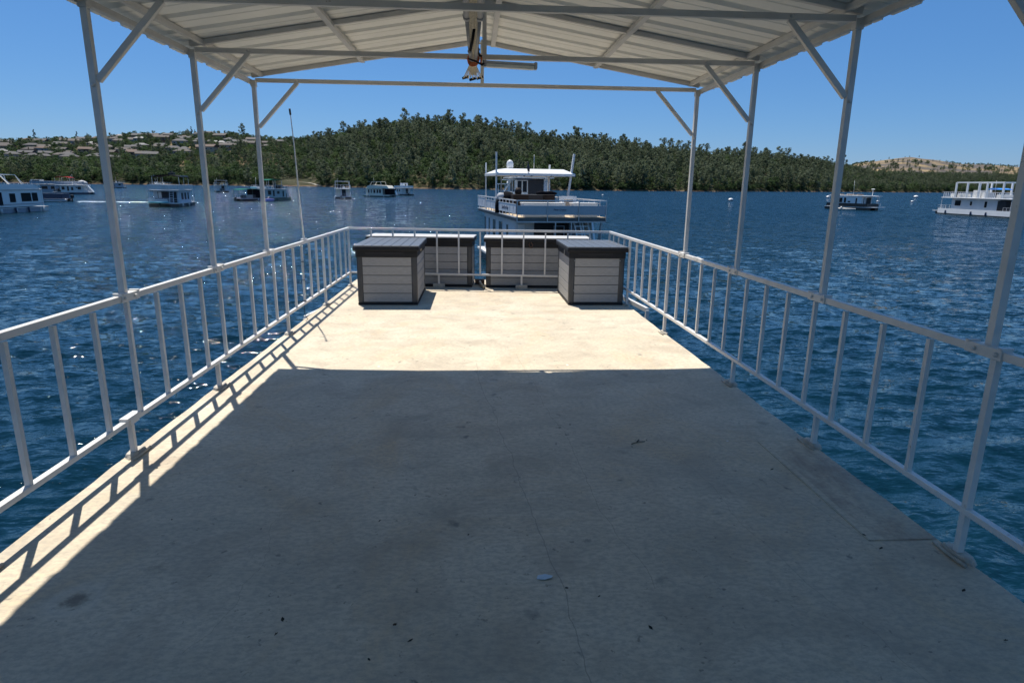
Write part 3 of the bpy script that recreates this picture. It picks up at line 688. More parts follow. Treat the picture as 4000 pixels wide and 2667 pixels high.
def houseboat(label, loc, rz, L, W, hull=BLACKH, wall=WHITE2, cab=(-.30, .32), ch=2.1, deckz=.62, roof=None, roofm=WHITE2, win=(), endwin=(), door=True, doorm=DARK, doorw=.34,
              up_h=.9, up_panel=None, canopy=None, lowrail=True, extras=None, name='houseboat', group=None, inset=.35, skirt=None, frame=None, rstep=.9):
    t = thing(name, label, 'houseboat', loc, rz, group)
    hull_part(t, L, W, hull)
    if skirt:
        for s in (-1, 1): MB().box((0, s * W / 2, deckz - .12), (L, .05, .34)).build('rub_rail', skirt, t)
    x0, x1 = cab[0] * L, cab[1] * L; yw = W / 2 - inset; zt = deckz + ch
    wl_ = MB(); wl_.box(((x0 + x1) / 2, 0, deckz + ch / 2), (x1 - x0, 2 * yw, ch)); cabn = wl_.build('cabin', wall, t)
    if win:
        for s in (-1, 1): windows(t, s * yw, [(a * L, deckz + z, w, h) for a, z, w, h in win], 'y', frame, s)
    if door:
        for e in (-1,):
            MB().box((x0 - .02, -.1, deckz + .98), (.06, W * doorw, 1.86)).build('doorway', doorm, t)
            MB().box((x0 - .06, doorw * .38 * W - .1, deckz + .98), (.04, W * .10, 1.80)).build('door', frame or RAILM, t)
    if endwin: windows(t, x1, [(a, deckz + z, w, h) for a, z, w, h in endwin], 'x', frame, 1); windows(t, x0, [(a, deckz + z, w, h) for a, z, w, h in endwin[:1]], 'x', frame, -1)
    r0, r1 = roof or (-.46, .46); r0 *= L; r1 *= L
    MB().box(((r0 + r1) / 2, 0, zt + .07), (r1 - r0, W, .15)).build('upper_deck', roofm, t, bevel=.03)
    ps = MB()
    for px in (r0 + .15, r1 - .15):
        for s in (-1, 1): ps.bar((px, s * (W / 2 - .12), deckz), (px, s * (W / 2 - .12), zt), .06)
    ps.build('deck_post', RAILM, t)
    e = W / 2 - .04
    if up_h: rail_part(t, [(r0 + .05, -e, zt + .15), (r1 - .05, -e, zt + .15), (r1 - .05, e, zt + .15), (r0 + .05, e, zt + .15), (r0 + .05, -e, zt + .15)], up_h, rstep, panel=up_panel)
    if lowrail:
        q = L / 2 - .1
        for s in (-1, 1):
            rail_part(t, [(s * (max(abs(x0), abs(x1)) + .2), -e, deckz), (s * q, -e, deckz), (s * q, e, deckz), (s * (max(abs(x0), abs(x1)) + .2), e, deckz)], .8, .8, mid=1, w=.03)
    if canopy:
        c0, c1, cz, cm, style = canopy; c0 *= L; c1 *= L; z = zt + .15 + cz
        if style == 'flat': MB().box(((c0 + c1) / 2, 0, z), (c1 - c0, W * .94, .10)).build('canopy', cm, t, bevel=.03)
        elif style == 'arch':
            m = MB(); n = 8; ol = [(c0 + (c1 - c0) * i / n, z + .28 * math.sin(PI * i / n)) for i in range(n + 1)]
            m.prism(ol + [(a, b - .06) for a, b in reversed(ol)], -W * .46, W * .46, 'Y'); m.build('canopy', cm, t)
        elif style == 'archx':
            m = MB(); n = 8; ol = [(-W * .5 + W * i / n, z - .12 + .34 * math.sin(PI * i / n)) for i in range(n + 1)]
            m.prism(ol + [(a, b - .10) for a, b in reversed(ol)], c0, c1, 'X'); m.build('canopy', cm, t)
        elif style == 'frame':
            m = MB()
            for s in (-1, 1): m.bar((c0, s * W * .45, z), (c1, s * W * .45, z), .14)
            for cx in (c0, c1): m.bar((cx, -W * .45, z), (cx, W * .45, z), .14)
            m.build('canopy_frame', cm, t)
        pp = MB(); nn = 2 if style != 'frame' else 3
        for i in range(nn + 1):
            px = c0 + .1 + (c1 - c0 - .2) * i / nn
            for s in (-1, 1): pp.bar((px, s * W * .44, zt + .15), (px, s * W * .44, z), .06 if style != 'frame' else .12)
        pp.build('canopy_post', RAILM, t)
    rg_ = random.Random(int(abs(loc[0] * 10)))
    for s in (-1, 1):
        for i in range(3):
            fx = rg_.uniform(-.42, .42) * L; MB().tube([(fx, s * (W / 2 + .12), deckz - .1), (fx, s * (W / 2 + .14), .02)], .12, 7).build('fender', rg_.choice((WHITE2, NAVY, WHITE)), t)
    if L < 16 and lowrail: outboard(t, -L / 2 - .35, .5, .25, .8)
    ax = rg_.uniform(-.2, .2) * L; MB().tube([(ax, W * .3, zt + .1), (ax + .2, W * .3, zt + rg_.uniform(2.2, 3.4))], .025, 5).build('whip_aerial', RAILM, t)
    MB().box((rg_.uniform(.05, .25) * L, -.3, zt + .34), (.9, .7, .38)).build('roof_vent', GREYB, t, bevel=.05)
    if up_h:
        for i in range(3):
            px, py = rg_.uniform(r0 + 1, r1 - 1), rg_.uniform(-W * .3, W * .3); c_ = MB(); c_.box((px, py, zt + .55), (.5, .5, .06), rz=i); c_.box((px, py + .24, zt + .8), (.5, .05, .5)); c_.box((px, py, zt + .33), (.4, .4, .36)); c_.build('deck_chair', rg_.choice((NAVY, WHITE, GREYB, BLACKC)), t)
    if extras: extras(t, dict(L=L, W=W, zt=zt + .15, dz=deckz, x0=x0, x1=x1, r0=r0, r1=r1, yw=yw))
    return t

def boxes(name, m, t, *lst, bevel=.02):
    b = MB()
    for c, d in lst: b.box(c, d)
    return b.build(name, m, t, bevel=bevel)
def outboard(t, x, y, z, s=1.0, m=BLACKPL):
    b = MB(); b.box((x, y, z + .55 * s), (.55 * s, .42 * s, .50 * s), taper=.8); b.box((x - .02, y, z), (.22 * s, .16 * s, .8 * s)); b.box((x, y, z - .45 * s), (.5 * s, .1 * s, .12 * s)); b.build('outboard_motor', m, t, bevel=.05)

# A: near boat at the left edge, pale blue-white with arches
def exA(t, k):
    zt = k['zt']
    # raised flybridge sides with a sloped nose
    for s in (-1, 1):
        m = MB(); m.prism([(-7.4, zt), (6.6, zt), (6.1, zt + .40), (5.3, zt + .62), (-7.4, zt + .62)], s * 2.25 - .05, s * 2.25 + .05, 'Y'); m.build('bulwark', WHITE, t)
        f = MB()
        for a, b, h, g in ((-1.6, -2.6, 1.9, .9), (1.3, -.1, 2.0, .9)):
            f.bar((a, s * 2.1, zt + .5), (b, s * 1.8, zt + h), .22, .12)
        f.bar((3.6, s * 2.1, zt + .5), (2.9, s * 1.8, zt + 1.85), .06); f.bar((4.0, s * 2.1, zt + .5), (2.9, s * 1.8, zt + 1.85), .05); f.bar((-.1, s * 1.8, zt + 1.93), (2.9, s * 1.8, zt + 1.85), .07); f.bar((1.1, s * 1.9, zt + .5), (.8, s * 1.8, zt + 1.9), .05)
        f.build('arch', WHITE, t)
    boxes('arch_top', WHITE, t, ((-1.4, 0, zt + 2.0), (2.9, 3.8, .10)), ((2.9, 0, zt + 1.86), (.08, 3.6, .06)))
    boxes('swim_slide', WHITE, t, ((7.6, 1.2, zt + .15), (2.6, .7, .10)))
    rail_part(t, [(-7, -2.2, zt + .62), (5.4, -2.2, zt + .62)], .22, .9)
    MB().box((0, -2.33, k['dz'] + .35), (15, .03, .05)).build('stripe', NAVY, t)
    for x in (-1.6, 1.2, 6.6): MB().tube([(x, -2.42, .6), (x, -2.46, -.1)], .13, 8).build('fender', WHITE2, t)
    g = MB(); g.prism([(6.2, .5), (8.2, .62), (7.7, -.2), (6.2, -.3)], -2.3, 2.3, 'Y'); g.build('bow', WHITE2, t)
houseboat('pale blue-white cruiser houseboat cut off by the left edge of the picture', (-64.1, 88.6, WZ), math.radians(90), 15.5, 4.6, hull=GREYB, wall=WHITE, cab=(-.46, .47), ch=2.2, deckz=.75,
          win=((.074, 1.2, 1.1, 1.15), (.245, 1.25, 1.95, 1.15), (.358, 1.25, 1.15, 1.15), (-.09, 1.1, 1.3, 1.7), (-.25, 1.2, 2.0, 1.15)), up_h=0, door=False, extras=exA, lowrail=False, frame=WHITE, inset=.12)

# B: dark pontoon boat with outboard, and its wake
t = thing('pontoon_boat', 'dark blue pontoon boat with black outboard motor leaving a white wake', 'pontoon boat', (-86.6, 136, WZ), 0)
for s in (-1, 1): MB().tube([(-4.2, s * .95, .15), (3.4, s * .95, .15), (3.9, s * .95, .28)], .33, 10).build('pontoon', ALU, t)
MB().box((-.3, 0, .52), (8.2, 2.5, .1)).build('deck_floor', GREYB, t)
m = MB(); m.box((-.5, -1.2, 1.08), (7.6, .06, 1.0)); m.box((-.5, 1.2, 1.08), (7.6, .06, 1.0)); m.box((3.3, 0, 1.08), (.06, 2.4, 1.0)); m.build('side_panel', NAVY, t)
m = MB(); m.bar((-4.2, -1.2, 1.62), (3.3, -1.2, 1.62), .06); m.bar((-4.2, 1.2, 1.62), (3.3, 1.2, 1.62), .06); m.bar((3.3, -1.2, 1.62), (3.3, 1.2, 1.62), .06); m.build('railing', ALU, t)
boxes('seat', WHITE2, t, ((1.8, .5, .95), (1.4, .9, .8)), ((-1.5, .4, 1.0), (.9, .8, .9)))
m = MB(); m.box((4.55, 0, 1.05), (.62, .55, .62), taper=.85); m.box((4.5, 0, .4), (.25, .2, .9)); m.bar((3.5, 0, .45), (4.4, 0, .6), .2); m.build('outboard_motor', BLACKPL, t, bevel=.09)
FOAM = N('wake_foam'); tcf = FOAM.n('TexCoord').outputs['Object']
FOAM.l(FOAM.ramp(FOAM.noise(tcf, 1.6, 5, .7).outputs['Fac'], [(.35, (.5, .58, .64)), (.6, (.85, .88, .9))]), FOAM.b.inputs['Base Color']); FOAM.b.inputs['Roughness'].default_value = .7
rg = random.Random(2); m = MB()
for i in range(430):
    f = rg.random() ** 1.4; x = -80.5 + f * (16 if i % 14 else 30); y = 136 + 1.5 * math.sin(f * 2.2) + rg.gauss(0, .25 + .4 * f)
    w = rg.uniform(.2, .9); h = rg.uniform(.08, .18); z = rg.uniform(.04, .10) * (1.1 - f)
    m.add([(x - w, y, -.02), (x, y - h, -.02), (x + w, y + .05, -.02), (x + w * .1, y + h, -.02), (x + rg.uniform(-.3, .3) * w, y, z)], [(0, 1, 4), (1, 2, 4), (2, 3, 4), (3, 0, 4)])
o = m.build('wake', FOAM.m); o.location = (0, 0, WZ); o['kind'] = 'stuff'; o['label'] = 'thin line of white foam left behind the dark pontoon boat'

# C: grey two-deck boat with red canopy
def exC(t, k):
    zt = k['zt']
    boxes('flybridge', WHITE2, t, ((-5.6, 0, zt + .75), (2.6, 2.6, 1.1))); boxes('flybridge_window', GLASS, t, ((-5.6, -1.32, zt + .9), (1.9, .04, .5)))
    m = MB(); m.lathe([(1.6, 0), (1.5, .5), (.9, 1.0), (.15, 1.25)], (6.1, 0, zt), 10, 'Z', 1.0, .9); m.build('boat_cover', mat('grey_tarp', (.42, .42, .42), .8), t)
    m = MB(); m.prism([(7.0, zt), (7.4, zt), (9.0, k['dz']), (8.6, k['dz'])], -.5, .5, 'Y'); m.build('slide', WHITE, t)
    boxes('deck_clutter', BLACKC, t, ((0, 0, zt + .5), (3.5, 2.4, .8)), ((3, .5, zt + .4), (1.2, 1.5, .6)))
houseboat('long grey double-deck houseboat with a small red canopy on top', (-127.5, 206, WZ), math.radians(14), 15, 4.8, hull=GREYB, wall=GREYB, ch=2.1, win=((-.22, 1.2, 1.6, .9), (-.08, 1.2, 1.0, .9), (.08, 1.2, 1.6, .9), (.22, 1.2, 1.2, .9)),
          up_panel=(.1, .85, GREYB), canopy=(-.03, .24, 2.0, REDC, 'arch'), extras=exC)
# D: small white houseboat
def exD(t, k):
    boxes('equipment', BLACKH, t, ((-4.3, 0, k['dz'] + .5), (1.2, 1.8, .9)), ((-3.1, -1.2, k['dz'] + .3), (.9, .6, .6)))
    m = MB(); m.lathe([(.7, 0), (.6, .35), (.2, .55)], (4.2, -.6, k['dz']), 8); m.build('covered_seat', WHITE2, t)
houseboat('low single-deck white houseboat with flat roof near the left shore', (-121.3, 202, WZ), math.radians(4), 9.6, 3.6, hull=NAVY, cab=(-.30, .34), ch=1.95, win=((-.20, 1.15, .8, .9), (-.06, 1.0, .5, 1.3), (.06, 1.0, .6, .9), (.19, 1.35, .35, .35), (.27, 1.2, .95, .8)), up_h=0, extras=exD, roof=(-.42, .46), roofm=WHITE)
# E: tiny far boat
houseboat('tiny white boat far off beside the left canopy post', (-190, 356, WZ), math.radians(60), 6.5, 3.0, hull=BLACKH, wall=GREYB, cab=(-.35, .3), ch=2.0, up_h=.7, lowrail=False, win=((0, 1.1, 1.4, .8),))
# F: black canopied two-decker
def exF(t, k):
    L, W, zt, dz = k['L'], k['W'], k['zt'], k['dz']
    ladder(t, (k['r0'] - .7, -1.3, dz), (k['r0'] + .15, -1.3, zt + .7), .62, (0, 1, 0), n=8)
    m = MB(); m.lathe([(.05, -1.8), (.36, -1.3), (.44, 0), (.36, 1.3), (.05, 1.8)], (-L / 2 - .5, .6, dz + .16), 10, 'Y', .9, .4); m.build('kayak', mat('teal_kayak', (.10, .42, .45), .4), t)
    m = MB(); m.box((-L / 2 + .1, .9, dz + .45), (.12, 3.0, .5)); m.build('stern_panel', WHITE2, t)
    boxes('bench', BLACKC, t, ((0, 0, zt + .35), (3.2, 2.6, .6))); boxes('seat', NAVY, t, ((-3.4, .6, dz + .5), (.5, 2.4, .7)))
    c = zt + 2.25
    boxes('roof_box', BLACKH, t, ((1.2, 0, c + .55), (1.2, .9, .35)), ((1.3, 0, c + .80), (.5, .4, .3)))
    m = MB(); m.bar((-1.6, -2.2, c + .12), (2.6, -2.2, c + .12), .12, .18); m.bar((-1.6, 2.2, c + .12), (2.6, 2.2, c + .12), .12, .18); m.build('canopy_edge', ALU, t)
houseboat('two-deck houseboat with black canopy, stern ladder and teal kayak', (-54.4, 119, WZ), math.radians(99), 10.5, 4.9, hull=BLACKH, wall=PALEB, cab=(-.30, .40), ch=2.1, doorm=DARK,
          win=((-.16, 1.15, 1.3, 1.2), (.02, 1.15, 1.1, 1.2), (.20, 1.15, .9, 1.2)), up_h=.85, up_panel=(.05, .8, WHITE2), canopy=(-.28, .30, 2.35, BLACKC, 'archx'), doorw=.62, extras=exF)
# G: cream boat behind F
houseboat('cream single-deck houseboat partly hidden behind the black canopied one', (-124, 263, WZ), math.radians(150), 9, 4.0, hull=BLACKH, wall=WHITE2, cab=(-.3, .3), win=((-.12, 1.2, 1.0, .8), (.12, 1.2, 1.0, .8)), up_h=.7)
# H: white boat with flat roof right of the second post
def exH(t, k): boxes('stern_gear', BLACKH, t, ((-3.2, 0, k['dz'] + .4), (.8, 1.8, .8)))
houseboat('white houseboat with flat white top canopy right of the second post', (-103.5, 270, WZ), math.radians(118), 8.5, 4.6, hull=BLACKH, wall=WHITE2, cab=(-.34, .35), ch=2.0, up_h=.85, canopy=(-.42, .2, 1.85, WHITE, 'flat'), win=((-.2, 1.2, .8, 1.0), (0, 1.2, .8, 1.0), (.2, 1.2, .8, 1.0)), extras=exH)
# I: green boat
def exI(t, k):
    L, W, zt, dz = k['L'], k['W'], k['zt'], k['dz']
    # patio end with its own green awning
    n = 8; ol = [(-6.4 + 5.0 * i / n, dz + 1.95 + .28 * math.sin(PI * i / n) - .1 * i / n) for i in range(n + 1)]
    m = MB(); m.prism(ol + [(a, b - .06) for a, b in reversed(ol)], -W * .48, W * .48, 'Y'); m.build('awning', GREENC, t)
    m = MB()
    for px in (-6.3, -5.0, -3.6):
        for s in (-1, 1): m.bar((px, s * W * .45, dz), (px, s * W * .45, dz + 2.0), .05)
    m.build('awning_post', GREENH, t)
    boxes('patio_box', mat('tan_box', (.36, .33, .29), .7), t, ((-4.6, -1.6, dz + .42), (1.7, .7, .75))); boxes('grill', BLACKH, t, ((-5.9, -1.5, dz + .42), (1.0, .7, .7)), ((-3.4, -1.4, dz + .4), (1.0, .8, .8)))
    boxes('awning_wall', BLACKC, t, ((-2.2, 0, dz + 1.0), (1.6, W * .8, 1.9)))
    boxes('roof_tank', WHITE, t, ((-.6, .3, zt + .28), (2.8, 2.2, .42)))
    boxes('roof_crate', BLACKH, t, ((4.9, 0, zt + .5), (.9, 1.6, .9))); boxes('deck_gear', DARK, t, ((5.6, -.6, dz + .6), (.9, 1.2, 1.1)))
    m = MB(); m.prism([(1.0, .7), (6.8, .8), (6.6, 0), (1.0, -.1)], -W / 2 - .03, W / 2 + .03, 'Y'); m.build('skirt', GREENH, t)
houseboat('green-trimmed houseboat with green bimini and awning, jet ski alongside', (-50.6, 156.5, WZ), math.radians(52), 12.6, 3.8, hull=BLACKH, wall=mat('mint_siding', (.36, .46, .46), .6), cab=(-.10, .44), ch=2.0,
          win=((.08, 1.25, .8, .9), (.17, 1.1, .35, 1.3), (.27, 1.3, .6, .55), (.38, 1.0, .3, 1.3)), roof=(-.12, .47), up_h=.8, canopy=(.06, .36, 2.0, GREENC, 'arch'), extras=exI, door=False, frame=GREENH)
t = thing('jet_ski', 'purple and navy jet ski tied alongside the green houseboat', 'jet ski', (-47.8, 151.2, WZ), math.radians(50))
m = MB(); m.prism([(-1.6, .25), (-1.5, .55), (.4, .72), (1.5, .55), (1.75, .38), (1.2, .02), (-1.5, -.1)], -.5, .5, 'Y'); m.build('hull', mat('lilac_hull', (.30, .28, .55), .35), t, bevel=.14)
m = MB(); m.prism([(-1.2, .55), (-1.0, .95), (.1, .9), (.5, 1.1), (1.2, .62), (.3, .6)], -.26, .26, 'Y'); m.build('seat', NAVY, t, bevel=.08)
MB().bar((.45, -.42, 1.12), (.45, .42, 1.12), .06).build('handlebar', BLACKPL, t)
# J, K, L
houseboat('boxy white houseboat with open roof frame, first of three mid-lake', (-37.7, 187, WZ), math.radians(102), 8.5, 4.4, hull=BLACKH, wall=CREAM, cab=(-.26, .36), ch=2.05, up_h=.95, canopy=(-.12, .32, 1.95, WHITE, 'frame'), skirt=WHITE2, win=((-.1, 1.2, .8, .9), (.15, 1.2, .8, .9)))
def exK(t, k):
    zt, dz = k['zt'], k['dz']
    m = MB(); m.prism([(-4.3, zt), (4.2, zt), (3.4, zt + .75), (1.9, zt + .95), (-3.6, zt + .8)], -1.9, 1.9, 'Y'); m.build('flybridge', CREAM, t)
    m = MB()
    for s in (-1, 1):
        m.bar((2.9, s * 1.7, zt + .7), (2.0, s * 1.5, zt + 2.0), .14); m.bar((2.0, s * 1.5, zt + 2.0), (-1.2, s * 1.5, zt + 2.05), .12); m.bar((-1.2, s * 1.5, zt + 2.05), (-1.5, s * 1.7, zt + .7), .14); m.bar((2.0, s * 1.5, zt + 2.0), (3.4, s * 1.7, zt + 2.0), .05)
    m.build('arch', CREAM, t)
    m = MB(); m.prism([(-4.4, zt + .2), (-4.1, zt + .2), (-5.1, dz), (-5.5, dz)], -1.9, -1.2, 'Y'); m.build('slide', WHITE, t)
    boxes('stern_enclosure', BLACKC, t, ((-3.9, 0, dz + 1.0), (1.9, 4.0, 1.95)))
houseboat('cream houseboat with arched flybridge and slide, second of three mid-lake', (-31.2, 216, WZ), math.radians(158), 9.6, 4.1, hull=BLACKH, wall=CREAM, cab=(-.20, .44), ch=2.05, up_h=0, lowrail=False, skirt=CREAM, roofm=CREAM,
          win=((-.1, 1.15, .7, 1.1), (0, 1.15, .6, 1.1), (.12, 1.15, .7, 1.1), (.24, 1.15, .35, 1.1), (.34, 1.15, .5, 1.1)), extras=exK)
def exL(t, k):
    boxes('pilot_house', WHITE, t, ((-.3, 0, k['zt'] + .85), (2.2, 2.0, 1.75))); windows(t, -1.0, [(-.5, k['zt'] + 1.1, .4, .7), (.2, k['zt'] + 1.1, .4, .7)], 'y', WHITE, -1)
    boxes('pilot_window', GLASS, t, ((-1.42, 0, k['zt'] + 1.1), (.04, .5, .7)))
    boxes('stern_locker', WHITE2, t, ((-3.4, -1.0, k['dz'] + .4), (.8, 1.0, .7)))
houseboat('small white houseboat with square pilot house, third of three mid-lake', (-26.3, 243, WZ), math.radians(128), 7.6, 4.2, hull=BLACKH, wall=WHITE2, cab=(-.22, .40), ch=2.0, up_h=.75, up_panel=(.1, .7, WHITE), extras=exL, win=((0, 1.2, .6, .8), (.2, 1.2, .6, .8)))
# M: black and white at right
def exM(t, k):
    L, W, zt, dz = k['L'], k['W'], k['zt'], k['dz']
    for s in (-1, 1): MB().box((0, s * (W / 2 - .02), dz + .32), (L * .98, .06, .66)).build('hull_side', BLACKH, t)
    MB().box((-L * .49, 0, dz + .32), (.06, W, .66)).build('hull_side', BLACKH, t)
    MB().box((-L / 2 - .7, 0, dz - .12), (1.5, W + .4, .10)).build('swim_platform', WHITE, t)
    m = MB(); m.tube([(-3.6, -1.4, zt - .1), (-3.6, -1.4, zt + 1.3)], .05, 6); m.lathe([(.02, -.45), (.13, -.3), (.13, .3), (.02, .45)], (-3.6, -1.4, zt + 1.4), 8, 'X', 1, .6); m.build('radar_mast', WHITE, t)
    ladder(t, (-L / 2 - .5, -1.7, dz), (-L / 2 + .3, -1.7, zt), .5, (0, 1, 0), n=5)
    m = MB()
    for x, y in ((-2, .5), (-1, -.8), (0, .3), (1.2, -.5), (2.4, .6)): m.box((x, y, zt + .16), (1.2, .7, .26), rz=x)
    m.build('roof_gear', mat('brown_clutter', (.25, .2, .16), .8), t); boxes('awning', WHITE, t, ((-L / 2 + .1, -.8, zt - .12), (1.6, 1.6, .07)))
    m = MB(); m.tube([(-2.5, W / 2, .15), (3.5, W / 2, .15)], .18, 8); m.build('fender_log', WHITE2, t)
houseboat('black and white houseboat with dark stern doorway on the open water at right', (85.4, 139.5, WZ), math.radians(113), 10.2, 4.0, hull=BLACKH, wall=WHITE, cab=(-.34, .40), ch=2.2, deckz=.75, doorw=.62, up_h=0, lowrail=False,
          win=((-.22, 1.2, .35, 1.2), (-.05, 1.0, .6, .3), (.05, 1.3, .5, 1.1), (.16, 1.3, .9, 1.0), (.30, 1.3, .5, .9)), extras=exM, inset=.16, roofm=WHITE)
# N: big two-decker at right
def exN(t, k):
    L, W, zt, dz = k['L'], k['W'], k['zt'], k['dz']
    c = zt + 2.75
    for s in (-1, 1): MB().box((-.5, s * W * .47, c), (11.0, .16, .22)).build('roof_frame', WHITE, t)
    for x in (-6, -.6, 5.0): MB().box((x, 0, c), (.18, W * .94, .20)).build('roof_frame', WHITE, t)
    for x in (-6, -2.4, -.6, 2.2, 5.0):
        for s in (-1, 1): MB().bar((x, s * W * .47, zt), (x + .1, s * W * .47, c), .30, .22).build('roof_post', WHITE, t)
    boxes('helm', WHITE2, t, ((1.6, 0, zt + .7), (1.8, 1.8, 1.3)), ((-.2, .3, zt + .5), (1.2, 1.2, .9)))
    m = MB(); n = 6; ol = [(-3.8 + 3.0 * i / n, zt + 1.55 + .22 * math.sin(PI * i / n)) for i in range(n + 1)]; m.prism(ol + [(a, b - .07) for a, b in reversed(ol)], -1.2, 1.2, 'Y'); m.build('bimini', BLUEC, t)
    boxes('deck_seat', WHITE2, t, ((4.5, 1.0, zt + .35), (1.4, 1.6, .6)), ((-4.6, .6, zt + .35), (1.6, 2.0, .6)), ((7.2, 0, zt + .4), (1.0, 2.4, .6)))
    for s in (-1, 1): MB().box((0, s * W / 2, dz - .22), (L * .96, .08, .90)).build('hull_skirt', WHITE, t)
    boxes('stair', ALU, t, ((-4.6, -W / 2 + .6, dz + 1.0), (1.0, .5, .08))); ladder(t, (-5.6, -W / 2 + .5, dz), (-3.6, -W / 2 + .5, zt - .15), .6, (0, 1, 0), n=8)
    boxes('open_saloon', DARK, t, ((-5.8, 0, dz + 1.0), (1.8, W - .9, 1.9)))
    MB().lathe([(.08, -.7), (.24, -.5), (.26, 0), (.08, .25)], (-1.8, -W / 2 - .25, .45), 8).build('fender', BLACKH, t)
    MB().box((L / 2 + 1.0, 0, dz - .3), (1.6, W * .8, .08)).build('swim_platform', WHITE, t)
houseboat('large white double-deck houseboat with rooftop frame and blue bimini at right', (94.3, 112.2, WZ), math.radians(90), 18.2, 5.0, hull=BLACKH, wall=PALEB, cab=(-.26, .36), ch=2.2, deckz=.85, roofm=WHITE, inset=.9,
          win=((.27, 1.3, 1.5, 1.0), (.09, 1.3, .5, .75), (-.10, 1.2, .6, 1.1)), up_h=1.0, extras=exN, door=False, rstep=.42)
t = thing('speedboat', 'dark speedboat with white canopy moored behind the big white houseboat at right', 'speedboat', (95.5, 100.5, WZ), math.radians(96))
m = MB(); m.prism([(-3, .9), (2.4, 1.0), (3.6, 1.15), (2.8, .2), (2.2, -.2), (-3, -.2)], -1.1, 1.1, 'Y'); m.build('hull', BLACKH, t, bevel=.1)
boxes('cockpit', BROWN, t, ((-.4, 0, 1.35), (3.2, 1.7, .7))); MB().box((.2, 0, 3.1), (3.4, 2.3, .14)).build('canopy', WHITE, t, bevel=.05)
m = MB(); [m.bar((x, s * 1.0, 1.0), (x, s * 1.0, 3.05), .06) for x in (-1.2, 1.6) for s in (-1, 1)]; m.build('canopy_post', ALU, t)
MB().box((0, -1.13, .62), (5.6, .03, .07)).build('stripe', WHITE, t)

# P: houseboat with upper cabin, seen over the big double-decker
t = thing('houseboat', 'white houseboat with two-window upper cabin behind the big central houseboat', 'houseboat', (5.6, 66.5, WZ), math.radians(97))
hull_part(t, 13, 4.6, BLACKH); MB().box((0, 0, 1.65), (9.5, 3.9, 2.1)).build('cabin', WHITE2, t); MB().box((0, 0, 2.77), (12.5, 4.6, .14)).build('upper_deck', WHITE, t)
m = MB(); m.prism([(-1.9, 2.84), (-1.9, 3.85), (2.6, 3.85), (2.9, 2.84)], -.2, 1.9, 'Y'); m.build('cabin_base', WHITE2, t)
m = MB(); m.prism([(-2.0, 3.4), (2.6, 3.4), (2.2, 5.15), (-2.0, 5.15)], -1.75, 1.75, 'Y'); m.build('upper_cabin', WHITE2, t)
boxes('pilot_door', DARK, t, ((-2.03, -.35, 4.1), (.06, 1.6, 2.0))); boxes('side_wall', PALEB, t, ((-2.04, -1.45, 4.1), (.04, .55, 2.0)))
windows(t, 1.75, [(-1.2, 4.35, .8, 1.1), (.2, 4.35, .8, 1.1)], 'y', WHITE2, 1)
windows(t, -2.0, [(1.32, 4.35, .42, 1.1), (.78, 4.35, .42, 1.1)], 'x', WHITE2, -1)
MB().box((.3, 0, 5.22), (5.8, 4.2, .12)).build('cabin_roof', WHITE2, t); MB().box((-2.06, .9, 5.05), (.04, 1.7, .12)).build('trim', NAVY, t)
rail_part(t, [(-2.4, 1.9, 5.28), (-2.4, -1.9, 5.28), (3, -1.9, 5.28), (3, 1.9, 5.28), (-2.4, 1.9, 5.28)], .62, .55, w=.03)
boxes('roof_cooler', WHITE, t, ((-.5, .9, 5.48), (.8, .5, .4))); boxes('roof_seat', TAN, t, ((0, -.8, 5.46), (1.4, 1.1, .34))); boxes('roof_chest', mat('red_brown_chest', (.16, .05, .035), .6), t, ((-.2, .2, 5.48), (.7, .8, .36)))
ladder(t, (-2.3, -1.5, 3.0), (-2.15, -1.5, 5.3), .5, (0, 1, 0), n=6)
MB().bar((-1.0, 2.0, 4.9), (-.2, 3.1, 3.2), .16, .12).build('support_arm', WHITE, t); MB().box((-1.0, 2.35, 5.0), (.5, 1.1, .10)).build('roof_wing', WHITE, t)
boxes('deck_locker', WHITE, t, ((-4.6, 1.1, 3.15), (.8, 1.2, .6)), ((-4.6, -.6, 3.10), (.8, .9, .5)), ((-4.4, 2.0, 3.1), (.8, .8, .5)))
# Q: cruiser with flag further behind
t = thing('cabin_cruiser', 'white cabin cruiser flying a small flag, beyond the central houseboats', 'cabin cruiser', (5.3, 104, WZ), math.radians(108))
m = MB(); m.prism([(-4.5, 1.2), (4.0, 1.5), (5.6, 1.8), (4.2, 0), (3.4, -.3), (-4.5, -.3)], -1.5, 1.5, 'Y'); m.build('hull', WHITE, t, bevel=.1)
m = MB(); m.prism([(-2.8, 1.3), (2.8, 1.4), (1.6, 3.0), (-2.6, 3.0)], -1.3, 1.3, 'Y'); m.build('cabin', WHITE, t); windows(t, 1.3, [(-1.2, 2.3, 1.4, .7), (.6, 2.3, 1.2, .7)], 'y', WHITE, 1)
windows(t, -2.72, [(.0, 2.3, 1.6, .8)], 'x', WHITE, -1)
MB().box((-.8, 0, 4.6), (3.6, 2.6, .12)).build('hardtop', WHITE, t); m = MB(); [m.bar((x, s * 1.2, 3.0), (x, s * 1.2, 4.6), .08) for x in (-2.4, .6) for s in (-1, 1)]; m.build('hardtop_post', WHITE, t)
MB().lathe([(.22, 0), (.26, .15), (.15, .34)], (-.6, 0, 4.7), 8).build('radar_dome', WHITE, t)
t2 = t; m = MB(); m.tube([(-4.4, 0, 1.4), (-4.9, 0, 4.7)], .04, 6); m.build('flag_pole', ALU, t); m = MB(); m.prism([(-4.88, 4.6), (-4.72, 3.5), (-3.7, 3.25), (-4.2, 3.9)], -.02, .02, 'Y'); m.build('flag', mat('faded_flag', (.62, .42, .46), .8), t)

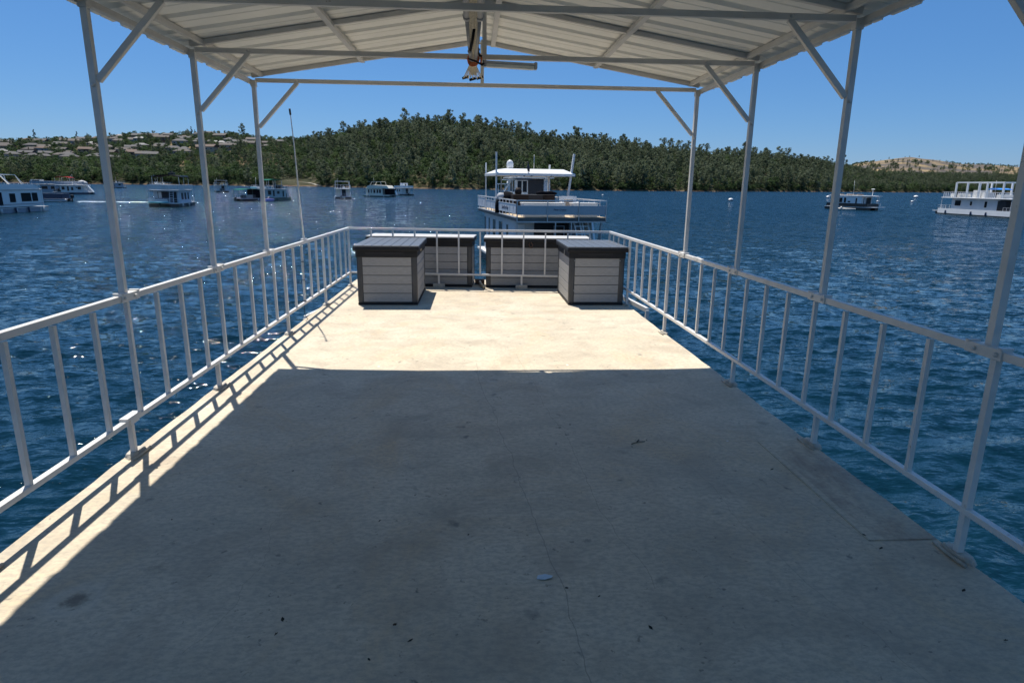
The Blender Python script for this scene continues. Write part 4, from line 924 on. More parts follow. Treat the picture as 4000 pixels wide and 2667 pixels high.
# ---------------------------------------------------------------- the big double-deck houseboat ahead
def big_boat():
    t = thing('houseboat', 'big double-deck houseboat ahead with white canopy and blue-grey side panels', 'houseboat', (1.90, 29.0, 0), math.radians(8.2))
    Lb, Wb = 11.6, 4.28
    def txt(s, size, loc, rot, name='lettering', shear=0.0, m=TEXTB):
        cu = bpy.data.curves.new(name, 'FONT'); cu.body = s; cu.size = size; cu.extrude = .004; cu.shear = shear; cu.align_x = 'CENTER'; cu.align_y = 'CENTER'
        me = bpy.data.meshes.new_from_object(bpy.data.objects.new('tmp', cu)); me.materials.clear(); me.materials.append(m)
        o = bpy.data.objects.new(name, me); C.objects.link(o); o.parent = t; o.location = loc; o.rotation_euler = rot; return o
    # hull and lower deck
    for s in (.75, Wb - .75):
        h = MB(); h.prism([(-.6, -2.42), (Lb, -2.42), (Lb + .7, -2.5), (Lb, -3.1), (-.6, -3.1)], s - .55, s + .55, 'X'); h.build('hull', BLACKH, t)
    MB().b2((0, -1.0, -2.42), (Wb, Lb + .6, -2.30)).build('lower_deck', WHITE2, t)
    # lower cabin with side windows
    w0, w1 = .28, Wb - .28
    MB().b2((w0, 1.6, -2.30), (w1, Lb - .7, -.02)).build('cabin', mat('pale_blue_wall', (.56, .60, .63), .5, 0, .06, 1), t)
    windows(t, w0, [(11.0 - .5, -.95, .42, 1.3), (9.05, -.95, .32, 1.3), (7.35, -.98, .75, 1.35), (5.4, -.98, .85, 1.35), (3.5, -1.0, .36, 1.3)], 'x', WHITE2, -1)
    # stern wall: doorway, door, panels
    MB().b2((.30, 1.545, -2.30), (1.20, 1.60, -.03)).build('stern_wall', WHITE2, t)
    MB().b2((1.20, 1.50, -2.28), (2.95, 1.60, -.10)).build('doorway', DARK, t)
    MB().b2((2.95, 1.545, -2.30), (4.0, 1.60, -.03)).build('stern_wall', GREYB, t)
    MB().b2((.36, 1.52, -1.7), (.72, 1.545, -.22)).build('door', WHITE, t)
    f = MB()
    for a, b in (((2.2, 1.47, -1.5), (2.2, 1.47, -.3)), ((2.7, 1.47, -1.5), (2.7, 1.47, -.3)), ((2.2, 1.47, -.3), (2.7, 1.47, -.3)), ((2.2, 1.47, -.85), (2.7, 1.47, -.85)), ((2.2, 1.47, -1.5), (2.7, 1.47, -1.5))): f.bar(a, b, .045)
    f.build('sliding_door_frame', GREYB, t)
    MB().b2((1.35, 1.42, -1.36), (2.1, 1.47, -1.31)).build('shelf', WHITE, t)
    MB().b2((3.55, .6, -2.30), (3.98, 1.5, -.03)).build('curved_wall', mat('beige_wall', (.40, .40, .36), .6), t, bevel=.15)
    # upper deck slab
    MB().b2((-.02, -.02, .0), (Wb + .02, Lb, .17)).build('deck_edge', mat('dark_fascia', (.12, .11, .10), .6, 0, .2, 2), t)
    MB().b2((.0, .0, .172), (Wb, Lb, .19)).build('deck_mat', TAN, t)
    MB().bar((-.03, .0, .185), (-.03, Lb, .185), .05, .04).build('deck_trim', WHITE, t)
    MB().bar((0, -.04, -.02), (Wb, -.04, -.02), .04, .06).build('deck_trim', ALU, t)
    # posts under the deck at the stern
    for x in (.02, 1.85, 2.62, Wb - .18): MB().bar((x, .02, -2.3), (x, .02, -.02), .05).build('deck_post', ALU, t)
    MB().bar((Wb - .35, .3, -2.3), (Wb - .18, .02, -.02), .09).build('deck_post', ALU, t)
    # stern rail and panels
    for x0, x1 in ((.03, 1.42), (1.44, 2.93), (2.95, Wb - .03)):
        MB().b2((x0, -.045, .30), (x1, -.020, .72)).build('side_panel', BLUEG, t)
    for x in (0, 1.43, 2.94, Wb): MB().bar((x, -.07, -.03), (x, -.07, .94), .045).build('rail_post', ALU, t)
    MB().bar((0, -.07, .94), (Wb, -.07, .94), .05).build('top_rail', RAILM, t)
    txt('Patio Cruiser', .115, (2.03, -.052, .535), (PI / 2, 0, 0), shear=.35)
    MB().b2((2.05, -.050, .455), (2.35, -.047, .462)).build('underline', TEXTB, t)
    # side rail and panels
    for y0, y1, z0, z1 in ((.05, 5.15, .34, .76), (5.45, 8.55, .34, .76), (8.85, Lb - .05, .34, .84)):
        MB().b2((-.05, y0, z0), (-.022, y1, z1)).build('side_panel', mat('pale_blue_panel', (.58, .62, .66), .45, 0, .07, 3), t)
        MB().bar((-.04, y0, z1 + .01), (-.04, y1, z1 + .01), .04, .03).build('panel_cap', WHITE, t)
    MB().bar((-.04, 0, .94), (-.04, Lb, .94), .05).build('top_rail', RAILM, t); MB().bar((Wb, 0, .94), (Wb, Lb, .94), .05).build('top_rail', RAILM, t)
    bal = MB().bar((0, 0, .18), (0, 0, .94), .035).mesh('baluster', RAILM)
    for i in range(13):
        inst('baluster', bal, t, (-.01, .85 + i * .85, 0)); inst('baluster', bal, t, (Wb, .85 + i * .85, 0))
    rot = (PI / 2, 0, -PI / 2)
    txt('Livin Our Way', .27, (-.054, 2.6, .55), rot, shear=.1)
    rg = random.Random(4)
    for i in range(22):
        y = rg.choice((rg.uniform(.2, 1.5), rg.uniform(3.9, 5.0), rg.uniform(5.6, 8.4), rg.uniform(9, 11.4)))
        MB().b2((-.054, y, rg.uniform(.40, .62)), (-.051, y + rg.uniform(.03, .07), rg.uniform(.63, .72))).build('printed_mark', mat('faint_blue_print', (.20, .27, .36), .5), t)
    # white lockers on the upper deck
    for (a, b) in (((.35, .20, .19), (2.35, .85, .80)), ((2.75, .20, .19), (3.95, .85, .80))):
        MB().b2(a, b).build('locker', WHITE, t, bevel=.03); MB().b2((a[0] - .03, a[1] - .03, .79), (b[0] + .03, b[1] + .03, .84)).build('locker_lid', WHITE2, t, bevel=.015)
    # canopy roof with chamfered edges
    y0, y1, z = 5.3, 8.8, 2.13
    m = MB(); o_ = [(-.05, y0 - .1), (Wb + .05, y0 - .1), (Wb + .05, y1 + .1), (-.05, y1 + .1)]; i_ = [(.55, y0 + .35), (Wb - .5, y0 + .35), (Wb - .5, y1 - .35), (.55, y1 - .35)]
    vs = [(x, y, z - .03) for x, y in o_] + [(x, y, z + .10) for x, y in o_] + [(x, y, z + .34) for x, y in i_]
    m.add(vs, [(3, 2, 1, 0), (8, 9, 10, 11)] + [(k, (k + 1) % 4, (k + 1) % 4 + 4, k + 4) for k in range(4)] + [(k + 4, (k + 1) % 4 + 4, (k + 1) % 4 + 8, k + 8) for k in range(4)])
    m.build('canopy', WHITE, t)
    for a, b, r in (((0, 5.35, .2), (0, 5.35, 3.30), .05), ((0, 8.75, .2), (0, 8.75, 2.85), .045), ((Wb - .35, 5.5, .2), (Wb + .0, 5.35, 3.28), .065), ((Wb - .55, 8.75, .2), (Wb - .45, 8.75, 2.8), .055)):
        m = MB(); m.bar(a, b, r * 1.6); m.build('canopy_post', RAILM, t)
    MB().bar((.9, 8.7, .2), (.9, 8.7, 2.1), .06).build('canopy_post', ALU, t); MB().tube([(2.85, 8.7, 2.5), (2.86, 8.7, 3.35)], .018, 6).build('whip_aerial', ALU, t)
    m = MB(); m.lathe([(.17, 0), (.19, .05), (.195, .24), (.15, .36), (.07, .42), (.01, .44)], (1.05, 6.9, 2.53), 14); m.build('radar_dome', WHITE, t)
    for x in (1.5, 1.9, 3.0): MB().lathe([(.05, 0), (.07, .03), (.05, .05)], (x, 5.25, 2.07), 8).build('canopy_light', BLACKPL, t)
    # bar, covered grill, bag and chairs under the canopy
    MB().b2((.50, 3.2, .19), (1.28, 3.9, 1.16)).build('bar_counter', BROWN, t, bevel=.03); MB().b2((1.28, 3.22, .19), (2.05, 3.9, 1.155)).build('bar_counter', DARK, t, bevel=.02); MB().b2((2.05, 3.2, .19), (2.68, 3.9, 1.16)).build('bar_counter', BROWN, t, bevel=.03)
    m = MB(); m.lathe([(.62, 0), (.60, .5), (.50, .85), (.28, 1.05), (.06, 1.10)], (.42, 4.6, .19), 14, 'Z', 1.0, .8); m.build('covered_grill', BLACKC, t)
    m = MB(); m.lathe([(.10, 0), (.24, .15), (.26, .35), (.12, .5)], (-.02 + .15, 4.5, .72), 9); m.build('grey_cover', mat('grey_tarp', (.42, .42, .42), .8), t)
    m = MB(); m.lathe([(.16, 0), (.19, .15), (.12, .33)], (.82, 3.55, 1.16), 9); m.build('stool_bag', BROWN, t)
    m = MB(); m.lathe([(.05, -.5), (.12, -.25), (.10, 0), (.13, .3), (.04, .6)], (2.25, 3.5, 1.22), 9, 'X', .7, 1.0); m.build('folded_tarp', BLACKC, t)
    m = MB(); m.b2((3.1, 2.6, .19), (3.45, 3.0, .95)); m.build('waste_bin', mat('taupe_bin', (.30, .27, .23), .7), t, bevel=.02)
    for k, x in enumerate((3.05, 3.55)):
        m = MB(); y = 3.4 + k * .2
        m.box((x + .22, y, .62), (.5, .5, .05)); m.box((x + .22, y + .25, .86), (.5, .05, .45))
        for dx in (.0, .44):
            for dy in (-.22, .22): m.bar((x + dx, y + dy, .19), (x + dx, y + dy, .64 + (.2 if dy > 0 else .12)), .05)
        m.bar((x, y - .22, .78), (x, y + .22, .80), .06); m.bar((x + .44, y - .22, .78), (x + .44, y + .22, .80), .06); m.build('deck_chair', WHITE, t)
    # ladders from the upper deck down to the stern
    for x, lean in ((3.02, .30), (3.30, .26)):
        ladder(t, (x + lean + .08, -.25, -2.2), (x, .25, -.05), .40, (1, .05, 0), WHITE, n=6)
    MB().tube([(3.62, -.05, -.05), (3.85, -.4, -2.2)], .05, 8).build('slide_rail', WHITE, t)
    # low front platform, steps on its left and motor
    MB().b2((-.35, .3, -2.25), (.0, 1.2, -2.12)).build('swim_step', WHITE2, t); MB().bar((-.1, .2, -1.25), (.5, 1.5, -1.75), .05).build('step_rail', WHITE, t); MB().bar((-.1, .2, -1.5), (.5, 1.5, -2.0), .05).build('step_rail', WHITE, t)
    m = MB(); m.box((-.25, .2, -2.45), (.35, .45, .75)); m.build('outboard_motor', BLACKPL, t, bevel=.06)
big_boat()

# ---------------------------------------------------------------- heron on the canopy edge
def heron():
    p = Matrix.Rotation(math.radians(8.2), 3, 'Z') @ Vector((1.72, 5.27, 0)) + Vector((1.90, 29.0, 2.23))
    t = thing('heron', 'dark heron perched on the front edge of the white canopy', 'bird', p, 2.4)
    vs = [((0, 0, .13), .028), ((.01, 0, .20), .075), ((.0, 0, .32), .088), ((.02, 0, .42), .055), ((.0, 0, .50), .028), ((.025, 0, .57), .030), ((.065, 0, .585), .026), ((.16, 0, .565), .006), ((-.05, 0, .18), .045), ((-.09, 0, .07), .018),
          ((.0, .03, .10), .012), ((.0, .03, .012), .009), ((.0, -.03, .10), .012), ((.0, -.03, .012), .009), ((.05, .03, .006), .006), ((.05, -.03, .006), .006)]
    ed = [(0, 1), (1, 2), (2, 3), (3, 4), (4, 5), (5, 6), (6, 7), (1, 8), (8, 9), (0, 10), (10, 11), (0, 12), (12, 13), (11, 14), (13, 15)]
    me = bpy.data.meshes.new('body'); me.from_pydata([v for v, _ in vs], ed, []); o = bpy.data.objects.new('body', me); C.objects.link(o); o.parent = t
    sk = o.modifiers.new('skin', 'SKIN'); o.modifiers.new('sub', 'SUBSURF').levels = 1
    for i, (_, r) in enumerate(vs): me.skin_vertices[0].data[i].radius = (r, r)
    me.skin_vertices[0].data[1].use_root = True
    me.materials.append(mat('dark_grey_feathers', (.045, .045, .05), .8, 0, .3, 20))
    MB().tube([(.155, 0, .566), (.235, 0, .555)], .008, 5, .002).build('beak', mat('beak_yellow', (.35, .25, .06), .5), t)
heron()

# ---------------------------------------------------------------- mooring buoys
BUO = MB(); BUO.lathe([(.2, -.15), (.62, .0), (.68, .22), (.45, .52), (.12, .62)], n=12); BUOM = BUO.mesh('float', WHITE)
BST = MB(); BST.lathe([(.60, -.1), (.70, .06), (.72, .16), (.685, .24)], n=12); BSTM = BST.mesh('band', NAVY)
for x, y, s, lab in ((89.5, 218, 1.35, 'biggest white mooring buoy, left of the second right-hand canopy post'), (181, 317, 1.5, 'white mooring buoy beside the black and white houseboat'), (258, 359, 2.0, 'distant white mooring buoy before the large right houseboat'),
                     (148, 226, .75, 'small low buoy between the second and third right-hand posts'), (165.5, 232, .8, 'small white buoy floating below the distant one at right'), (-281, 457, 2.2, 'white mooring buoy far off near the left shore'), (61, 300, .7, 'tiny white buoy right of the central houseboats')):
    t = thing('buoy', lab, 'buoy', (x, y, WZ), 0, 'white mooring buoys'); t.scale = (s, s, s); inst('float', BUOM, t); inst('band', BSTM, t); MB().tube([(0, 0, .6), (0, 0, .78)], .05, 6).build('ring', ALU, t)
# ---------------------------------------------------------------- far shore: terrain
SKY = [(-1.6, .045), (-0.813, 0.0514), (-0.692, 0.0534), (-0.630, 0.0575), (-0.569, 0.0591), (-0.506, 0.0663), (-0.443, 0.0692), (-0.392, 0.0719), (-0.342, 0.0703), (-0.292, 0.0649), (-0.253, 0.0675), (-0.214, 0.0718), (-0.188, 0.0798), (-0.155, 0.0884), (-0.122, 0.0952), (-0.090, 0.0989), (-0.057, 0.0983), (-0.025, 0.0982), (0.008, 0.0957), (0.041, 0.0901), (0.075, 0.0844), (0.108, 0.0792), (0.142, 0.0754), (0.176, 0.0708), (0.210, 0.0675), (0.244, 0.0655), (0.279, 0.0628), (0.314, 0.0608), (0.348, 0.0575), (0.419, 0.0546), (0.489, 0.0531), (0.525, 0.0490), (0.583, 0.0425), (0.635, 0.0326), (0.679, 0.0305), (0.746, 0.0287), (0.819, 0.0297), (0.896, 0.0280), (1.084, 0.0257), (1.8, .03)]
SHORE = [(-1.6, 560), (-0.886, 586.7), (-0.616, 610), (-0.401, 630), (-0.25, 640), (-0.13, 560), (-0.006, 535), (0.179, 570), (0.377, 620), (0.55, 800), (0.732, 1000), (1.092, 1300), (1.8, 1400)]
RIDGE = [(-1.6, 480), (-.7, 470), (-.35, 440), (-.2, 380), (-.05, 380), (.15, 330), (.4, 300), (.6, 330), (1.8, 400)]
TREEH = [(-1.6, 11), (-.45, 9), (-.25, 12), (-.1, 15), (.5, 15), (.62, 12), (1.8, 12)]
def itp(tab, x): return float(np.interp(x, [a for a, _ in tab], [b for _, b in tab]))
_h = [random.Random(11).uniform(0, 6.28) for _ in range(24)]
def wob(x, y): return sum(math.sin(x * .013 * (i + 1) + y * .017 * (i % 3 + 1) + _h[i]) / (i + 1.5) for i in range(6))
def ground(t, u):
    """height and depth of the far shore for bearing t = X/Y and fraction u from waterline to ridge"""
    s = itp(SHORE, t) + 7 * math.sin(t * 43) + 4 * math.sin(t * 97 + 1); D = itp(RIDGE, t); d = s + u * D
    top = 1.65 + itp(SKY, t) * (s + D) - itp(TREEH, t) - WZ
    if u <= 0: h = u * 60
    elif u <= 1: h = min(2.2, u * D * .28) + (top - 2.2) * (1 - (1 - u) ** 1.35) * (.62 + .38 * u) + wob(t * 700, d) * 2.2 * math.sin(PI * min(1, u)) ** .7
    else: h = top * (1 - .28 * (u - 1))
    return d * t, d, WZ + h
def m_hill():
    k = N('hillside_ground'); tc = k.n('TexCoord').outputs['Object']
    a = k.noise(tc, .012, 5, .65, .5).outputs['Fac']; b = k.noise(tc, .12, 5, .7).outputs['Fac']
    col = k.ramp(a, [(.38, (.022, .030, .014)), (.56, (.045, .045, .024)), (.72, (.14, .105, .055))])
    col = k.mix(k.ramp(b, [(.5, (0, 0, 0)), (.72, (1, 1, 1))]), col, (.09, .075, .04))
    sep = k.n('SeparateXYZ'); k.l(tc, sep.inputs[0])
    ln = k.math('LESS_THAN', k.math('MULTIPLY_ADD', sep.outputs[1], .27, sep.outputs[0]), 0.0); up = k.math('GREATER_THAN', sep.outputs[2], WZ + 20.0)
    dry = k.math('MULTIPLY', k.math('MULTIPLY', ln, up), k.ramp(k.noise(tc, .03, 4, .65).outputs['Fac'], [(.44, (0, 0, 0)), (.56, (1, 1, 1))]))
    col = k.mix(dry, col, (.17, .125, .07))
    sh = k.math('LESS_THAN', k.math('MULTIPLY_ADD', b, 2.4, sep.outputs[2]), WZ + 2.1)
    col = k.mix(sh, col, k.ramp(b, [(.3, (.07, .04, .025)), (.55, (.15, .10, .06)), (.7, (.26, .19, .12))]))
    k.l(col, k.b.inputs['Base Color']); k.b.inputs['Roughness'].default_value = .95; k.b.inputs['Specular IOR Level'].default_value = .1
    k.bump(b, .6, 1.0); return k.m
HILL = m_hill()
def terrain(name, ts, us, fn, m):
    vs = [fn(t, u) for u in us for t in ts]; n = len(ts)
    fs = [(i * n + j, i * n + j + 1, (i + 1) * n + j + 1, (i + 1) * n + j) for i in range(len(us) - 1) for j in range(n - 1)]
    o = bpy.data.objects.new(name, MB().add(vs, fs, True).mesh(name, m)); C.objects.link(o); return o
ts = [-1.6 + .008 * i for i in range(425)]; us = [-.2, -.03, 0, .006, .012, .02, .035, .06] + [.1 + .05 * i for i in range(19)] + [1.1, 1.3, 1.8, 2.5]
struct(terrain('hillside', ts, us, ground, HILL), 'structure', 'wooded hillside rising from a bare tan shoreline')

TANH = [(0.3, .020), (.50, .022), (0.586, 0.0278), (0.609, 0.0369), (0.648, 0.0421), (0.698, 0.0482), (0.743, 0.0442), (0.780, 0.0393), (0.825, 0.0386), (0.894, 0.0362), (1.081, 0.0346), (1.8, .03)]
def far(t, u):
    d = 1750 + 900 * u; top = 1.65 + itp(TANH, t) * 2650 - WZ
    h = top * (.25 + .75 * math.sin(PI / 2 * min(1, u)) ** .9) + 3 * wob(t * 900, d) * (1 - abs(2 * u - 1)) if u <= 1 else top * (1 - .3 * (u - 1))
    return d * t, d, WZ + h
def m_tan():
    k = N('dry_grass_hill'); tc = k.n('TexCoord').outputs['Object']
    a = k.noise(tc, .006, 6, .68, .6).outputs['Fac']; b = k.noise(tc, .05, 5, .75).outputs['Fac']
    col = k.ramp(b, [(.35, (.20, .145, .08)), (.6, (.31, .23, .125))])
    col = k.mix(k.ramp(a, [(.44, (0, 0, 0)), (.54, (1, 1, 1))]), col, (.10, .088, .078))
    k.l(col, k.b.inputs['Base Color']); k.b.inputs['Roughness'].default_value = .95; k.b.inputs['Specular IOR Level'].default_value = .1; return k.m
struct(terrain('far_hill', [.3 + .01 * i for i in range(151)], [0, .2, .4, .55, .7, .8, .9, 1, 1.3, 2], far, m_tan()), 'structure', 'dry golden grass hill with burnt patches beyond the right shore')
# pale launch ramp on the left shore
def ramp():
    vs = []
    for i in range(9):
        t0 = -.292 + .0065 * i; f = i / 8
        for dt, du in ((0, .075 - .07 * f), (.010, .060 - .06 * f)):
            x, y, z = ground(t0 + dt, max(0.002, du)); vs.append((x, y - .3, z + .35))
    m = MB(); m.add(vs, [(2 * i, 2 * i + 1, 2 * i + 3, 2 * i + 2) for i in range(8)]); o = m.build('boat_ramp', mat('pale_ramp', (.48, .43, .34), .9, 0, .2, .2)); struct(o, 'structure', 'pale sloping launch ramp on the far left shore')
ramp()

# ---------------------------------------------------------------- trees
def leafmat(name, c0, c1, c2):
    k = N(name); oi = k.n('ObjectInfo'); tc = k.n('TexCoord').outputs['Object']
    a = k.noise(tc, 9, 3, .6).outputs['Fac']
    f = k.math('ADD', k.math('MULTIPLY', oi.outputs['Random'], .75), k.math('MULTIPLY', a, .35))
    col = k.ramp(f, [(.15, c0), (.55, c1), (.95, c2)])
    k.l(col, k.b.inputs['Base Color']); k.b.inputs['Roughness'].default_value = .75; k.b.inputs['Specular IOR Level'].default_value = .2
    tr = k.n('BsdfTranslucent'); mx = k.n('MixShader'); k.l(k.mix(.0, col, col), tr.inputs[0]); mx.inputs[0].default_value = .36
    k.l(k.b.outputs[0], mx.inputs[1]); k.l(tr.outputs[0], mx.inputs[2]); k.l(mx.outputs[0], k.out.inputs['Surface']); return k.m
PINEM = leafmat('grey_pine_needles', (.072, .096, .050), (.120, .148, .080), (.185, .212, .125))
OAKM = leafmat('oak_leaves', (.026, .052, .020), (.058, .098, .032), (.100, .145, .050))
DARKM = leafmat('dark_conifer', (.018, .040, .022), (.024, .050, .026), (.030, .058, .03))
LIMEM = leafmat('fresh_green_leaves', (.08, .16, .03), (.11, .20, .035), (.14, .24, .05))
BARK = mat('tree_bark', (.12, .09, .07), .9, 0, .2, 3)

def crown(kind, seed):
    """unit-height crown built of many small leaf faces gathered in uneven clumps"""
    rg = random.Random(seed); nr = np.random.RandomState(seed); clumps = []
    if kind == 'pine':
        fork = rg.random() < .5; n = 24
        for i in range(n):
            f = .16 + .82 * (i + rg.random()) / n; w = .24 * (1 - abs(f - .42) * 1.1) ** .8 * rg.uniform(.4, 1.2); a = rg.uniform(0, 6.28)
            off = (.05 if fork and f > .6 and rg.random() < .5 else 0)
            clumps.append((w * math.cos(a) + off, w * math.sin(a), f, rg.uniform(.06, .11)))
        for f in (.93, .99): clumps.append((.0, 0, f, .03))
        per, ls = 30, .029
    elif kind == 'spire':
        for i in range(26):
            f = .06 + .92 * i / 26; w = .20 * (1 - f) * rg.uniform(.6, 1.1); a = rg.uniform(0, 6.28)
            clumps.append((w * math.cos(a), w * math.sin(a), f, .02 + .06 * (1 - f)))
        per, ls = 22, .024
    else:
        n = 22
        for i in range(n):
            f = rg.random(); a = rg.uniform(0, 6.28); z = .25 + .62 * f; w = .46 * math.sqrt(max(0, 1 - ((z - .40) / .58) ** 2)) * rg.uniform(.55, 1.0)
            clumps.append((w * math.cos(a), w * math.sin(a), z, rg.uniform(.10, .17)))
        per, ls = 36, .036
    vs = []; fs = []
    for cx, cy, cz, r in clumps:
        for j in range(per):
            d = nr.randn(3); d /= np.linalg.norm(d); p = np.array([cx, cy, cz]) + d * r * rg.uniform(.55, 1.1) * np.array([1, 1, .75])
            nn = d + nr.randn(3) * .55 + np.array([0, 0, .25]); nn /= np.linalg.norm(nn); u = np.cross(nn, nr.randn(3)); u /= np.linalg.norm(u); w = np.cross(nn, u)
            s = ls * rg.uniform(.6, 1.35); o = len(vs)
            vs += [tuple(p + u * s), tuple(p + w * s * .7), tuple(p - u * s), tuple(p - w * s * .8)]; fs.append((o, o + 1, o + 2, o + 3))
    m = MB(); m.v = vs; m.f = fs; m.s = [False] * len(fs); return m
def trunk(kind, seed):
    rg = random.Random(seed + 50); m = MB(); h = {'pine': .93, 'spire': .8, 'oak': .45}[kind]
    m.tube([(0, 0, -.04), (rg.uniform(-.01, .01), 0, h * .5), (rg.uniform(-.02, .02), 0, h)], .016 if kind != 'oak' else .03, 5, .005)
    for i in range(5 if kind != 'spire' else 0):
        a = rg.uniform(0, 6.28); z = h * rg.uniform(.4, .9); l = .14 if kind == 'pine' else .28
        m.tube([(0, 0, z), (l * math.cos(a), l * math.sin(a), z + l * .7)], .007, 4, .003)
    return m
KINDS = []   # (kind, crown mesh, trunk mesh)
for kind, cnt, mm in (('pine', 5, PINEM), ('oak', 4, OAKM), ('spire', 2, DARKM), ('lime', 2, LIMEM)):
    for i in range(cnt):
        sh = 'oak' if kind == 'lime' else kind; sd = i + 10 * len(kind) + (7 if kind == 'lime' else 0)
        KINDS.append((kind, crown(sh, sd).mesh(kind + '_crown', mm), trunk(sh, sd).mesh(kind + '_trunk', BARK)))
def joined(kind, cr, tr):
    me = cr.copy(); import bmesh
    bm = bmesh.new(); bm.from_mesh(cr); bm.from_mesh(tr); n = len(cr.polygons)
    for i, f in enumerate(bm.faces): f.material_index = 0 if i < n else 1
    me2 = bpy.data.meshes.new('tree_copy'); bm.to_mesh(me2); bm.free(); me2.materials.append(cr.materials[0]); me2.materials.append(BARK)
    return bpy.data.objects.new('tree_copy', me2)

# ---------------------------------------------------------------- houses on the left hill
rg = random.Random(21)
WALLC = [mat('tan_wall', (.26, .20, .14), .8, 0, .06, .3), mat('grey_wall', (.26, .26, .26), .8, 0, .06, .3), mat('cream_wall', (.34, .30, .24), .8, 0, .06, .3), mat('brown_wall', (.20, .14, .10), .8, 0, .06, .3)]
ROOFC = [mat('grey_roof', (.048, .046, .048), .8, 0, .12, .5), mat('brown_roof', (.056, .044, .037), .8, 0, .12, .5), mat('pale_roof', (.15, .145, .14), .7, 0, .08, .5), mat('terracotta_roof', (.085, .048, .032), .8, 0, .12, .5)]
WN, RN = ('tan', 'grey', 'cream', 'brown'), ('grey', 'brown', 'pale metal', 'terracotta')
HOUSES = []
def house(x, y, z, rz, L, W, h, wi, ri, hip, where):
    t = thing('house', '%s house with %s %s roof %s' % (WN[wi], RN[ri], 'hip' if hip else 'gable', where), 'house', (x, y, z), rz, 'houses on the left hillside')
    MB().box((0, 0, h / 2 - 2), (L, W, h + 4)).build('wall', WALLC[wi], t)
    rh = W * .27; o = .7; a, b = L / 2 + o, W / 2 + o; i = b * .9 if hip else 0
    m = MB(); m.add([(-a, -b, h), (a, -b, h), (a, b, h), (-a, b, h), (-a + i, 0, h + rh), (a - i, 0, h + rh), (-a, -b, h - .3), (a, -b, h - .3), (a, b, h - .3), (-a, b, h - .3)],
                    [(0, 1, 5, 4), (2, 3, 4, 5), (1, 2, 5), (3, 0, 4), (6, 9, 8, 7), (0, 6, 7, 1), (1, 7, 8, 2), (2, 8, 9, 3), (3, 9, 6, 0)]); r = m.build('roof', ROOFC[ri], t)
    MB().box((L * .25, W * .15, h + rh), (.9, .9, 1.4)).build('chimney', WALLC[wi], r)
    n = int(L / 4.5)
    for k in range(n):
        xx = -L / 2 + L * (k + .5) / n
        f = MB(); f.box((xx, -W / 2 - .02, h * .55), (1.7, .10, 1.5)); f.build('window' if k != n // 2 else 'glass_door', GLASS, t)
    if L > 17: MB().box((L * .2, -W / 2 - 1.2, h * .48 - .4), (L * .4, 2.4, .2)).build('balcony', WALLC[2], t)
    HOUSES.append((x, y, max(L, W)))
rows = [(.40, -.76, -.48, 9), (.47, -.76, -.38, 13), (.54, -.76, -.36, 14), (.62, -.76, -.33, 15), (.70, -.76, -.30, 15), (.78, -.76, -.29, 15), (.87, -.76, -.27, 15), (.96, -.76, -.27, 15)]
for u, ta, tb, n in rows:
    for i in range(n):
        t_ = ta + (tb - ta) * (i + rg.uniform(.15, .85)) / n
        if t_ > -.36 and rg.random() < .35: continue
        x, y, z = ground(t_, u + rg.uniform(-.055, .055))
        where = 'low on left hill' if u < .55 else 'halfway up left hill' if u < .75 else 'near crest of left hill'
        if x / y > -.40: where = where.replace('left hill', 'hill beyond second post')
        house(x, y, z + 1.2, rg.uniform(-.35, .35) + math.atan2(-x, y) * .3, rg.choice((rg.uniform(11, 16), rg.uniform(13, 22))), rg.uniform(9, 13), rg.uniform(4.0, 7.0), rg.choice((0, 0, 1, 1, 2, 3)), rg.choice((0, 0, 0, 1, 1, 1, 0, 1, 2, 3)), rg.random() < .5, where)

# ---------------------------------------------------------------- plant the hillside
rg = random.Random(5); PTS = []    # t, u, x, y, z, kind index, height, rot, skyline?
grid = {}
def free(x, y, r):
    for dx in (-1, 0, 1):
        for dy in (-1, 0, 1):
            for (a, b) in grid.get((int(x // 9) + dx, int(y // 9) + dy), ()):
                if (a - x) ** 2 + (b - y) ** 2 < r * r: return False
    for hx, hy, L in HOUSES:
        if abs(x - hx) < L * .50 and -L * .95 < y - hy < L * .40: return False
    return True
tries = 0
while tries < 24000 and len(PTS) < 9500:
    tries += 1
    t_ = rg.uniform(-1.05, 1.35)
    u = rg.random() ** .85 * 1.12 + .008
    houses = t_ < -.24 and u > .34
    x, y, z = ground(t_, u)
    if houses and rg.random() < .25: continue
    if t_ > .56 and u > 1.0: continue
    if -.30 < t_ < -.235 and u < .08: continue
    r = 7.2 if not houses else 8.5
    if u < .05: r = 4.2
    if not free(x, y, r * rg.uniform(.5, 1.15)): continue
    grid.setdefault((int(x // 9), int(y // 9)), []).append((x, y))
    pp = (.28 if t_ < -.25 else .52 if u > .35 else .34) + (.25 if t_ > .15 else 0)
    patch = math.sin(x * .021 + 1.3) * math.sin(y * .027 + .4)
    q = rg.random()
    if q < pp + .2 * patch: ki = rg.randrange(0, 5); h = rg.triangular(9, 23, 13) if t_ > -.25 else rg.triangular(8, 18, 10)
    else: ki = 5 + rg.randrange(0, 4); h = rg.triangular(5.5, 14.5, 9)
    if houses and rg.random() < .025: ki = 11 + rg.randrange(2); h = rg.uniform(6, 9)
    if t_ < -.4 and u < .5 and rg.random() < .03: ki = 11; h = 7
    if houses and rg.random() < .035: ki = 9 + rg.randrange(2); h = rg.uniform(9, 14)
    if u > .93 and ki < 5: h *= rg.choice((.75, .9, 1.0, 1.3))
    if t_ > .57: h = min(h, 11.5)
    if t_ < -.25 and u > .88: h = min(h, 13)
    PTS.append((t_, u, x, y, z, ki, h, rg.uniform(0, 6.28)))
